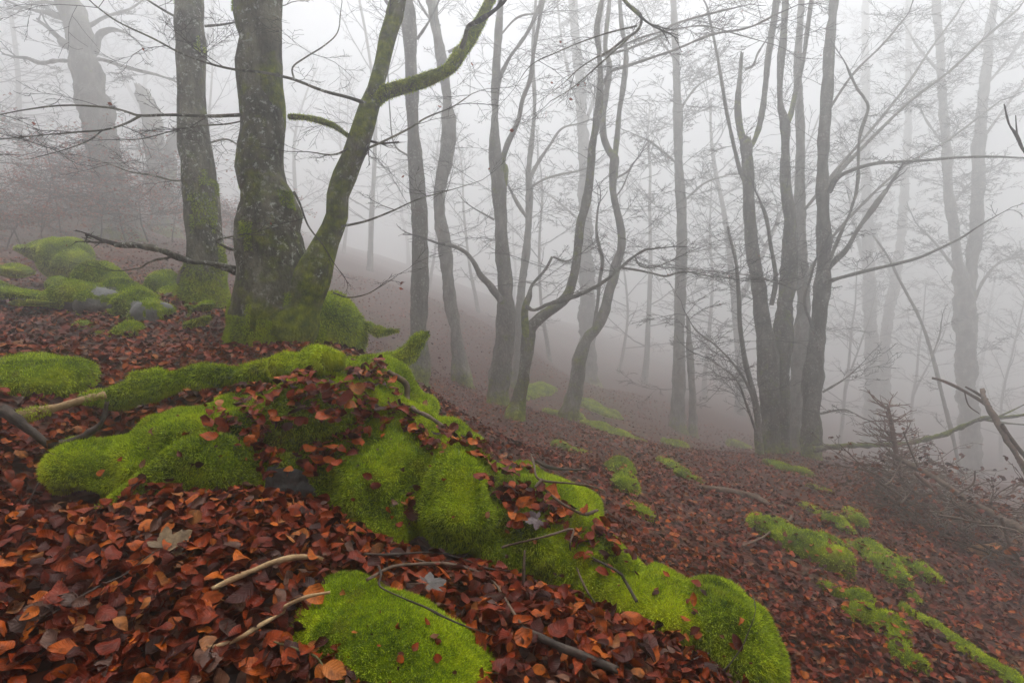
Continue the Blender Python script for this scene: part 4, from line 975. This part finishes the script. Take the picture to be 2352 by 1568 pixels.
log('fallen_stick', 'long pale tapering stick with its thick end against the low moss mound', [(762, 1400, 8), (720, 1410, 11), (690, 1420, 12), (650, 1445, 13), (600, 1475, 13), (545, 1510, 14), (490, 1523, 12)], 'stick', M_STICK_PALE, lift=2.2)
log('fallen_stick', 'dark thick branch sliding down out of the hollow leaves below the boulder', [(1180, 1478, 16), (1230, 1505, 20), (1280, 1530, 22), (1340, 1555, 22), (1400, 1580, 20)], 'branch', M_STICK_DARK, lift=1.6)
log('dead_twig', 'long dark arching twig above the hollow with a forked tip', [(825, 1315, 7), (880, 1317, 7), (950, 1313, 7), (1010, 1315, 7), (1060, 1328, 6), (1110, 1345, 5), (1180, 1352, 4), (1225, 1370, 3)], 'twig', M_STICK_DARK, lift=5, subs=[[(940, 1325, 5), (985, 1335, 4), (1030, 1322, 3)]])
log('dead_twig', 'dark twig with pale stripped bark arching down towards the dark thick branch', [(830, 1370, 10), (890, 1345, 9), (950, 1340, 9), (1020, 1340, 9), (1080, 1355, 9), (1120, 1375, 8), (1145, 1410, 8), (1170, 1450, 8), (1195, 1490, 9)], 'twig', M_STICK_BROWN, lift=4)
log('dead_twig', 'thin dark twig draped over the low moss mound', [(855, 1325, 6), (868, 1360, 6), (880, 1385, 6), (920, 1410, 6), (960, 1430, 7), (1000, 1450, 6), (1050, 1470, 4), (1110, 1490, 2.5)], 'twig', M_STICK_DARK, lift=3)
log('upright_twig', 'straight stem standing upright in the hollow below the boulder', [(1197, 1480, 9), (1200, 1420, 9), (1202, 1380, 8), (1203, 1320, 8), (1205, 1265, 6)], 'twig', M_STICK_BROWN, Y=1.9, dY=.05, subs=[([(1203, 1385, 5), (1180, 1388, 4), (1162, 1392, 2)], 1.92)])
log('dead_twig', 'twig bent sharply downwards over the mossy flank of the boulder', [(1150, 1270, 6), (1195, 1240, 7), (1240, 1232, 7), (1300, 1234, 6), (1312, 1270, 6), (1335, 1300, 6), (1350, 1340, 6), (1365, 1375, 5)], 'twig', M_STICK_BROWN, lift=4)
log('dead_twig', 'slim straight twig leaning on the moss near the end of the boulder', [(1355, 1285, 6), (1390, 1320, 7), (1420, 1350, 8), (1460, 1395, 8)], 'twig', M_STICK_DARK, lift=2)
log('dead_twig', 'forked grey twig standing in the leaf pocket of the boulder', [(1213, 1075, 5), (1216, 1110, 7), (1228, 1135, 9), (1290, 1140, 6), (1340, 1146, 6), (1380, 1152, 4)], 'twig', M_STICK_BROWN, lift=8, subs=[[(1230, 1136, 7), (1226, 1155, 6)]])
log('dead_twig', 'short brown twig lying along the crest below the leaf pocket', [(1245, 1150, 6), (1280, 1180, 8), (1320, 1195, 9), (1360, 1200, 8)], 'twig', M_STICK_BROWN, lift=3)
log('dead_twig', 'dark curved twig poking out from the boulder crest over the red slope', [(1230, 1058, 8), (1260, 1072, 9), (1300, 1078, 9), (1342, 1078, 7)], 'twig', M_STICK_DARK, Y=2.75)
log('gnarled_root', 'gnarled dark root snaking down the shaded uphill end of the boulder', [(0, 935, 26), (30, 960, 24), (60, 985, 20), (90, 1005, 18), (110, 1020, 17), (140, 1020, 15), (180, 1008, 12), (210, 990, 10), (235, 968, 10), (245, 925, 8)], 'root', M_STICK_DARK, Y=2.32, dY=.1, lump=.2)
log('dead_twig', 'thin dark twig crossing the leaves uphill of the low moss mound', [(70, 1480, 4), (150, 1430, 5), (240, 1380, 6), (300, 1350, 5), (360, 1300, 3)], 'twig', M_STICK_DARK, lift=4)
log('dead_twig', 'hair-thin bare stem rising from dark leaves beside the gnarled root', [(40, 1220, 2.5), (52, 1180, 3), (70, 1140, 2.5), (95, 1110, 1.5)], 'twig', M_STICK_DARK, lift=6)
log('green_twig', 'thin olive green twig at the edge of the low moss mound', [(630, 1508, 5), (680, 1528, 8), (730, 1552, 6), (790, 1580, 4)], 'twig', plain('olive_twig', (.05, .05, .015), (.13, .12, .05), 30), lift=3)
log('dead_twig', 'curved thin briar stem in front of the rounded end of the boulder', [(1568, 1555, 4), (1620, 1537, 4.5), (1670, 1525, 5), (1695, 1495, 4), (1705, 1450, 3.5), (1715, 1412, 3), (1718, 1390, 2)], 'twig', M_STICK_DARK, lift=6)
log('dead_stick', 'thin crossing stick lying over the dark mossy ridge', [(1700, 1270, 5), (1745, 1250, 6), (1780, 1225, 6), (1808, 1210, 8), (1813, 1198, 7)], 'stick', M_STICK_BROWN, lift=2.5)
log('dead_branch', 'mottled dead branch lying across the red slope above the dark mossy ridge', [(1590, 1120, 9), (1640, 1130, 14), (1690, 1138, 16), (1735, 1150, 15), (1770, 1165, 10), (1810, 1170, 8), (1850, 1195, 5)], 'branch', M_STICK_BROWN, lift=1)
# slender shoots on the slope
for k, (a, lab) in enumerate([([(1518, 1230, 2.5), (1510, 1180, 2.5), (1498, 1145, 2.2), (1484, 1130, 1.6)], 'thin bent shoot growing from the red slope beside the moss streak')]):
    log('thin_shoot', lab, a, 'shoot', M_STICK_BROWN, Y=4.8)
# --- fallen timber on the right
log('fallen_bough', 'mossy fallen bough reaching from the coppice foot out to the dead leaning branches', [(1868, 1032, 20), (1930, 1024, 16), (2000, 1022, 14), (2060, 1020, 13), (2110, 1012, 14), (2160, 1000, 14), (2210, 980, 13), (2260, 960, 12), (2310, 958, 9), (2370, 950, 8)], 'bough', M_BARK2, Y=9.4, dY=-1.2, moss=.55, subs=[([(2260, 962, 7), (2300, 970, 5), (2352, 975, 3)], 8.5), ([(2290, 958, 5), (2320, 945, 4), (2360, 925, 2)], 8.3)])
log('fallen_tree', 'thin dark fallen tree sloping down through the brush on the right', [(2040, 1040, 14), (2100, 1070, 15), (2160, 1105, 16), (2220, 1145, 17), (2290, 1185, 20), (2360, 1225, 22), (2450, 1280, 24)], 'fallen tree', M_STICK_BROWN, Y=7.6, dY=-1.4, subs=[([(2110, 1075, 5), (2090, 1030, 4), (2075, 990, 3)], 7.3), ([(2200, 1135, 5), (2235, 1110, 4), (2240, 1080, 3)], 6.9), ([(2300, 1190, 8), (2320, 1250, 9), (2345, 1290, 10)], 6.4)])
log('dead_snapped_pole', 'dark snapped pole with a bent broken tip leaning out of the brush', [(2400, 1160, 20), (2352, 1075, 17), (2310, 1005, 16), (2285, 960, 15), (2262, 915, 14), (2257, 895, 10)], 'pole', M_STICK_BROWN, Y=6.6, dY=.5, subs=[([(2275, 935, 10), (2240, 912, 8), (2200, 890, 7), (2165, 874, 6), (2142, 868, 5)], 7.0), ([(2268, 918, 8), (2240, 900, 6), (2218, 888, 4)], 7.05), ([(2300, 975, 9), (2340, 1030, 9), (2400, 1100, 9)], 6.8), ([(2215, 897, 3), (2225, 930, 3), (2250, 950, 2)], 7.0)])
log('bare_shoot', 'leafless forked shoot entering beside the foggy double-stemmed tree', [(2420, 440, 9), (2380, 390, 7), (2348, 340, 6), (2335, 310, 6), (2318, 285, 4), (2307, 240, 3)], 'branch', M_STICK_DARK, Y=5.5, subs=[([(2338, 320, 4), (2335, 295, 3), (2333, 265, 2)], 5.5)])
# dead spruce top
sp_org = on_ground(2068, 1095); Ysp = 7.6
t = thing('dead_spruce_top', 'small dead reddish spruce top bristling with bare whorled twigs', 'dead tree', P(2072, 1110, FAR(Ysp)))
o_ = np.array(t.location); c = line3([(2072, 1110, 16), (2062, 1060, 14), (2052, 1000, 12), (2045, 960, 9), (2040, 930, 4)], Ysp); V, Q, T, A, C = tube(c, 8, .03, .08, 12, 5); mb = MB(); mb.add(V, Q, T, A); mb.build('trunk', M_DEADRED, t, o_)
rng = np.random.default_rng(88); lines = []
for q in range(70):
    f = rng.uniform(.1, 1); i0 = min(int(f * len(C)), len(C) - 1); az = rng.uniform(0, 6.28)
    grow(lines, C[i0][:3], (math.cos(az), math.sin(az) * .7, rng.uniform(-.15, .5)), rng.uniform(.25, .62) * (1.25 - .6 * f), .013, 1, rng, .03, .6, 4, None, .16, .005)
V, Q = twig_tubes(lines); link('twigs', make_mesh('twigs', V - o_, Q, None, True, {'moss': np.zeros(len(V))}), M_DEADRED, t)['kind'] = 'stuff'
# brush heap of dead boughs
rng = np.random.default_rng(89)
b0 = on_ground(2150, 1180); t = thing('brush_heap', 'tangled heap of dead brown twigs and leaves under the thin fallen tree', 'brush', b0)
lines, tips = [], []
for q in range(150):
    u, v = rng.uniform(2000, 2330), 0; v = 1080 + (u - 2000) * .42 + rng.uniform(10, 110)
    g = on_ground(u, v)
    if g is None or g[1] > 16: continue
    az = rng.uniform(0, 6.28)
    grow(lines, g + [0, 0, rng.uniform(-.02, .5)], (math.cos(az) + .4, math.sin(az) * .7, rng.uniform(-.25, .4)), rng.uniform(.4, 1.5), .015, 2, rng, -.02, .7, 4, tips, .15, .005)
V, Q = twig_tubes(lines); link('twigs', make_mesh('twigs', V - b0, Q, None, True, {'moss': np.zeros(len(V))}), M_STICK_BROWN, t)['kind'] = 'stuff'
twig_leaves(t, b0, tips, rng, 3200, .10, 'dead_leaves', M_LEAF)
for k, (a, lab) in enumerate([([(1985, 1085, 6), (2030, 1115, 7), (2065, 1150, 6), (2090, 1175, 4)], 'bare reddish stick poking out of the brush heap towards the coppice'), ([(2100, 1085, 9), (2140, 1120, 10), (2190, 1165, 10), (2230, 1200, 8)], 'peeling reddish stick lying along the brush heap')]):
    log('brush_stick', lab, a, 'stick', M_DEADRED, Y=7.4 - k * .4)
# split stump end
g = on_ground(2255, 1275); Vv, Ff, Tt = blob_mesh('split', [(g + [0, 0, .05], np.array([.20, .13, .07]), Euler((0, R(-12), R(10)))), (g + [.14, .02, .08], np.array([.12, .08, .05]), Euler((0, R(-25), 0)))], .014, 3, .012, 26, 7)
tag(link('split_log', make_mesh('split_log', Vv - g, Ff, Tt), M_WOODCUT, None, g), 'orange-brown freshly split log end lying below the brush heap', 'log')

# ------------------------------------------------------------------ leaves on the ground
def region(n, rmin, rmax, seed, half=R(52), pw=.5):
    r = np.random.default_rng(seed)
    a = r.uniform(-half, half, n); d = np.sqrt(r.uniform(rmin ** 2, rmax ** 2, n))
    x, y = d * np.sin(a), d * np.cos(a)
    return np.c_[x, y, ground_z(x, y)]
def ground_normal(p):
    e = .04; hx = ground_z(p[:, 0] + e, p[:, 1]) - ground_z(p[:, 0] - e, p[:, 1]); hy = ground_z(p[:, 0], p[:, 1] + e) - ground_z(p[:, 0], p[:, 1] - e)
    n = np.c_[-hx / (2 * e), -hy / (2 * e), np.ones(len(p))]; return n / np.linalg.norm(n, axis=1)[:, None]
RB = ROCK_BVH
def lift_over(p):
    """leaves whose ground spot is buried by the boulder or mound are dropped"""
    keep = np.ones(len(p), bool)
    for k, q in enumerate(p):
        if q[1] > 3.6 or abs(q[0]) > 2.4: continue
        for b in RB:
            h = b.ray_cast(Vector((q[0], q[1], 5)), Vector((0, 0, -1)))
            if h[0] is not None and h[0][2] > q[2] + .06: keep[k] = False; break
    return keep
patch_noise = Waves(71, .9, 2)
def leafy(n, r0, r1, seed, size, tilt, zr, nl):
    p = region(n, r0, r1, seed); p = p[lift_over(p)]
    r = np.random.default_rng(seed + 3); nn = ground_normal(p) + r.normal(size=(len(p), 3)) * tilt
    nn[:, 2] = np.abs(nn[:, 2])
    p[:, 2] += r.uniform(zr[0], zr[1], len(p))
    rn = np.clip(r.beta(1.7, 2.1, len(p)) * .9 + patch_noise(p) * .06, 0, .99); gr = r.random(len(p)) < .07; rn[gr] = r.uniform(.86, 1, gr.sum())
    return scatter_leaves(p, nn, size * r.uniform(.62, 1.2, len(p)), seed + 4, nl, rnd=rn)
sets = [leafy(11500, .9, 2.6, 501, .070, .55, (.0, .06), 8), leafy(14000, 2.6, 4.6, 502, .072, .5, (.0, .055), 6), leafy(17000, 4.6, 8, 503, .080, .45, (.0, .045), 5), leafy(24000, 8, 14, 504, .088, .42, (.0, .04), 4), leafy(14000, 14, 27, 505, .13, .40, (.0, .05), 3)]

def poly_points(poly, n, seed):
    """random points of the first surface seen inside a polygon of the sheet"""
    r = np.random.default_rng(seed); poly = np.array(poly, float); lo, hi = poly.min(0), poly.max(0); out, nor = [], []
    while len(out) < n:
        u, v = r.uniform(lo, hi); ins = False; j = len(poly) - 1
        for i in range(len(poly)):
            if (poly[i][1] > v) != (poly[j][1] > v) and u < (poly[j][0] - poly[i][0]) * (v - poly[i][1]) / (poly[j][1] - poly[i][1]) + poly[i][0]: ins = not ins
            j = i
        if not ins: continue
        h = surf(u, v); nn = np.array(h[2]); out.append(np.array(h[0])); nor.append(nn if nn[2] > 0 else -nn)
    return np.array(out), np.array(nor)
heaps = [([(470, 960), (560, 905), (700, 880), (760, 850), (860, 840), (890, 870), (905, 930), (905, 985), (830, 1010), (815, 1070), (740, 1100), (690, 1095), (600, 1090), (575, 1010), (540, 985), (480, 1020)], 330),
         ([(250, 925), (400, 895), (560, 875), (740, 860), (700, 890), (590, 905), (450, 915), (330, 930), (200, 1000), (130, 1015), (110, 985)], 340),
         ([(950, 985), (1060, 1000), (1130, 1030), (1100, 1060), (1040, 1030), (970, 1040)], 60), ([(1075, 1100), (1150, 1095), (1260, 1150), (1330, 1180), (1290, 1215), (1200, 1215), (1160, 1170)], 110),
         ([(1360, 1200), (1420, 1215), (1480, 1250), (1520, 1285), (1490, 1300), (1420, 1275), (1370, 1235)], 60), ([(300, 1110), (390, 1100), (450, 1150), (560, 1160), (640, 1160), (740, 1190), (760, 1230), (600, 1230), (300, 1180)], 120), ([(790, 840), (870, 835), (890, 870), (850, 890)], 25),
         ([(0, 1000), (110, 1010), (150, 1040), (60, 1060), (0, 1080)], 50), ([(0, 960), (90, 990), (130, 1030), (60, 1040), (0, 1050)], 60), ([(900, 905), (960, 950), (985, 1000), (940, 1010), (905, 960)], 30), ([(930, 1150), (960, 1140), (965, 1230), (935, 1240)], 14), ([(1290, 1215), (1370, 1250), (1420, 1310), (1380, 1320), (1310, 1260)], 26), ([(1100, 1040), (1200, 1070), (1240, 1095), (1180, 1100), (1120, 1075)], 30), ([(1550, 1400), (1600, 1440), (1600, 1560), (1540, 1560), (1500, 1430)], 50)]
for k, (poly, n) in enumerate(heaps):
    p, nn = poly_points(poly, n, 600 + k); r = np.random.default_rng(700 + k)
    p = p + nn * r.uniform(.004, .045, (n, 1)); nn = nn * .5 + [0, 0, .5] + r.normal(size=(n, 3)) * .45; nn[:, 2] = np.abs(nn[:, 2]) + .1
    rn = np.clip(r.beta(1.8, 1.6, n) * .9, 0, .99)
    sets.append(scatter_leaves(p, nn, .072 * r.uniform(.6, 1.15, n), 800 + k, 5, rnd=rn))
p, nn = poly_points([(60, 1040), (330, 930), (600, 920), (850, 830), (920, 880), (1150, 1060), (1380, 1200), (1560, 1320), (1770, 1460), (1700, 1560), (1500, 1400), (1200, 1290), (900, 1250), (700, 1140), (300, 1130)], 110, 690); r = np.random.default_rng(691)
sets.append(scatter_leaves(p + nn * .014, nn + r.normal(size=p.shape) * .5, r.uniform(.012, .05, len(p)), 692, 5, rnd=r.uniform(.05, .95, len(p))))
p, nn = poly_points([(720, 1345), (860, 1360), (1000, 1440), (1110, 1560), (800, 1560), (760, 1420)], 16, 693)
sets.append(scatter_leaves(p + nn * .010, nn + r.normal(size=p.shape) * .5, r.uniform(.010, .035, len(p)), 694, 5, rnd=r.uniform(.05, .95, len(p))))
p = np.vstack(ROCK_LEAVES); r = np.random.default_rng(777); n = len(p)
sets.append(scatter_leaves(p + [0, 0, .018], np.c_[r.normal(size=(n, 2)) * .35 + [.2, -.1], np.ones(n)], .078 * r.uniform(.6, 1.15, n), 779, 5, rnd=np.clip(r.beta(1.8, 1.6, n) * .9, 0, .99)))
def merge(sets):
    V, Q, A, U, n = [], [], [], [], 0
    for v, q, a, u in sets: V.append(v); Q.append(q + n); A.append(a); U.append(u); n += len(v)
    return np.vstack(V), np.vstack(Q), np.concatenate(A), np.vstack(U)
V, Q, A, U = merge(sets)
litter = link('leaf_litter', make_mesh('leaf_litter', V, Q, None, True, {'rnd': A}, uv=U), M_LEAF); litter['kind'] = 'stuff'
tag(litter, 'deep carpet of wet russet beech leaves over the forest floor', 'leaf litter')

# the leaves that show largest: one object each
TONES = [('dark maroon', .05, .18), ('russet', .30, .48), ('orange-brown', .60, .76), ('tan', .80, .87), ('grey-brown', .93, 1.0)]
def single_leaves(poly, n, seed, where, gname, tones, lift=(.045, .075), size=.077):
    p, nn = poly_points(poly, n, seed); r = np.random.default_rng(seed + 1)
    Ls, uv, Qq = leaf_shapes(n, seed + 2, 7)
    for k in range(n):
        tn = TONES[r.choice(len(tones), p=np.array(tones) / sum(tones))]
        nrm = nn[k] * .4 + [0, 0, .6] + r.normal(size=3) * .45; nrm[2] = abs(nrm[2]) + .1
        nrm = nrm * .9 - p[k] / np.linalg.norm(p[k]) * .1
        B = rot_basis(nrm[None], np.array([r.uniform(0, 6.28)]))[0]
        Vl = (Ls[k] * size * r.uniform(.62, 1.3)) @ B.T
        loc = p[k] + nn[k] * r.uniform(*lift)
        me = make_mesh('fallen_leaf', Vl, Qq, None, True, {'rnd': np.full(len(Vl), r.uniform(tn[1], tn[2]))}, uv=uv)
        tag(link('fallen_leaf', me, M_LEAF, None, loc), f'{tn[0]} beech leaf {where}', 'leaf', f'{tn[0]} leaves {gname}')
single_leaves([(0, 1230), (300, 1200), (700, 1240), (900, 1300), (860, 1330), (700, 1330), (680, 1420), (740, 1568), (0, 1568)], 130, 900, 'in the litter uphill of the low moss mound', 'uphill of the low moss mound', [3, 4.2, 2.2, .5, .8])
single_leaves([(960, 1290), (1100, 1300), (1250, 1340), (1380, 1410), (1500, 1440), (1580, 1480), (1580, 1568), (1180, 1568), (1080, 1480), (980, 1380)], 80, 910, 'in the hollow between moss mound and boulder', 'in the hollow below the boulder', [3, 4, 1.8, .4, .5])
single_leaves(heaps[0][0], 60, 920, 'heaped on top of the mossy boulder', 'heaped on the mossy boulder', [1.5, 4, 2.5, .5, .6])
single_leaves(heaps[3][0], 18, 930, 'in the twiggy leaf pocket of the boulder', 'in the leaf pocket of the boulder', [1.5, 4, 2, .3, .4])
# leaves on their own on the moss
def lone_leaf(u, v, label, tone, size=.07, mat=None, seed=0, stand=.3, lift=.022):
    h = surf(u, v); r = np.random.default_rng(seed + 5000); Ls, uv, Qq = leaf_shapes(1, seed + 5100, 7)
    n = np.array(h[2]); n = n if n[2] > 0 else -n; view = -ray_dir(u, v)
    B = rot_basis((n * (1 - stand) + np.array(view) * stand)[None], np.array([r.uniform(0, 6.28)]))[0]
    Vl = (Ls[0] * size) @ B.T
    tag(link('fallen_leaf', make_mesh('fallen_leaf', Vl, Qq, None, True, {'rnd': np.full(len(Vl), tone)}, uv=uv), mat or M_LEAF, None, np.array(h[0]) + n * lift), label, 'leaf')
lone_leaf(1585, 1384, 'orange heart-shaped leaf lying alone on the lower boulder moss', .72, .06, seed=1, stand=.7)
lone_leaf(1592, 1348, 'small brown leaf above the orange heart-shaped one on the moss', .4, .05, seed=2)
lone_leaf(843, 1095, 'small curled red leaf stuck on the steep moss of the boulder', .35, .05, seed=3, stand=.6)
lone_leaf(862, 1112, 'narrow red leaf hanging beside the small curled one on steep moss', .3, .055, seed=4, stand=.6)
lone_leaf(948, 1494, 'tiny reddish leaf lying on the low moss mound', .5, .03, seed=5)
lone_leaf(730, 1383, 'round orange leaf at the upper edge of the low moss mound', .78, .085, seed=6, stand=.5)
lone_leaf(655, 1192, 'large pinkish oval leaf propped below the bare grey rock', .84, .09, seed=7, stand=.7)
lone_leaf(480, 1010, 'large orange-brown curled leaf at the edge of the boulder moss', .62, .085, seed=8, stand=.4)
lone_leaf(1690, 1475, 'dark red leaf caught by the briar stem at the end of the boulder', .2, .07, seed=9, stand=.5)
lone_leaf(755, 1145, 'single red leaf standing at the edge of the bare grey rock', .45, .06, seed=10, stand=.6)

# five-pointed maple leaves
def maple_leaf(u, v, size, yaw, mat, label, stand=.35, name='maple_leaf'):
    ang, rad = [], []
    for k in range(5):
        a0 = R(-120 + 60 * k); big = [.62, .85, 1.0, .85, .62][k]
        for da, f in ((-23, .62), (-17, .80), (-12, .78), (-6, .92), (0, 1.0), (6, .92), (12, .78), (17, .80), (23, .62)): ang.append(a0 + R(da)); rad.append(big * f)
        ang.append(a0 + R(30)); rad.append(.52 if k < 4 else .2)
    pts = [np.array([0, 0, 0])] + [np.array([math.cos(a) * r_, math.sin(a) * r_, .10 * math.sin(3 * a) * r_ + .12 * r_ * r_]) for a, r_ in zip(ang, rad)]
    n = len(ang); tris = [(0, k, k + 1) for k in range(1, n)]
    h = surf(u, v); nn = np.array(h[2]); nn = nn if nn[2] > 0 else -nn; view = -np.array(ray_dir(u, v))
    B = rot_basis((nn * (1 - stand) + view * stand)[None], np.array([yaw]))[0]
    V = (np.array(pts) * size) @ B.T; loc = np.array(h[0]) + nn * .045
    o = link(name, make_mesh(name, V, None, np.array(tris), False), mat, None, loc); tag(o, label, 'leaf')
    st = np.array([[0, 0, 0, .0015], [-.5, .08, -.03, .0013], [-1.0, .2, -.1, .0012]]); st[:, :3] = (st[:, :3] * size) @ B.T
    Vt, Qt, Tt, At, _ = tube(st, 5, .01); mb = MB(); mb.add(Vt, Qt, Tt, At); mb.build('stalk', M_STICK_BROWN, o)
maple_leaf(382, 1285, .085, 1.0, M_PALELEAF, 'large pale tan maple leaf lying on the dark litter')
maple_leaf(970, 1375, .06, .6, M_GREYLEAF, 'silvery grey maple leaf in the hollow under the arching twig')
maple_leaf(640, 1095, .05, .9, M_GREYLEAF, 'small greyish maple leaf beside the bare rock on the boulder')
maple_leaf(800, 985, .05, 2.0, plain('brown_maple', (.06, .03, .022), (.13, .07, .05), 40, .5), 'brown maple leaf on the leaf heap of the boulder')
maple_leaf(1225, 1205, .05, 3.6, plain('mauve_maple', (.07, .05, .05), (.15, .11, .11), 40, .5), 'mauve-brown maple leaf in the twiggy leaf pocket')
def green_leaf(u, v, size, label, seed):
    h = surf(u, v); Ls, uv, Qq = leaf_shapes(1, seed + 6000, 7); nn = np.array(h[2]); view = -np.array(ray_dir(u, v))
    B = rot_basis((nn * .5 + view * .5)[None], np.array([seed * 1.3]))[0]; V = (Ls[0] * size) @ B.T
    tag(link('bramble_leaf', make_mesh('bramble_leaf', V, Qq, None, True, uv=uv), M_GREENLEAF, None, np.array(h[0]) + nn * .05), label, 'leaf')
green_leaf(140, 1366, .055, 'larger dark green bramble leaf among brown leaves', 1)
green_leaf(172, 1360, .05, 'second dark green bramble leaf touching the larger one', 2)
green_leaf(388, 1382, .025, 'tiny green sprout leaf in the brown litter', 3)
green_leaf(412, 1380, .025, 'tiny twin green sprout leaf beside the other sprout', 4)
green_leaf(562, 1420, .022, 'tiny green seedling leaf between the two pale sticks', 5)
green_leaf(632, 1484, .024, 'single round green leaf below the long pale stick', 6)

# ------------------------------------------------------------------ fog
if HAZE_ON:
    x0, x1, y0, y1 = -124, 124, -124, 124; z0, z1 = Vg[:, 2].min() - 1, max(TOP + 1, Vg[:, 2].max() + 1)
    Vh = [(x, y, z) for z in (z0, z1) for y in (y0, y1) for x in (x0, x1)]
    Fh = [(0, 2, 3, 1), (4, 5, 7, 6), (0, 1, 5, 4), (2, 6, 7, 3), (0, 4, 6, 2), (1, 3, 7, 5)]
    hm = bpy.data.materials.new('fog'); hm.use_nodes = True; hn = hm.node_tree; hn.nodes.clear()
    ho = hn.nodes.new('ShaderNodeOutputMaterial'); hv = hn.nodes.new('ShaderNodeVolumePrincipled')
    hv.inputs['Color'].default_value = (.963, .966, .961, 1); hv.inputs['Density'].default_value = HAZE_DENSITY; hv.inputs['Anisotropy'].default_value = .78
    hn.links.new(hv.outputs[0], ho.inputs['Volume'])
    hz = link('haze', make_mesh('haze', np.array(Vh, float), np.array(Fh), None, False), hm); hz['kind'] = 'stuff'
print('moss blades', BLADES_TOTAL[0], 'ground z', Vg[:, 2].min(), Vg[:, 2].max(), 'tris', sum(len(m.loop_triangles) if m.loop_triangles else len(m.polygons) * 2 for m in bpy.data.meshes))
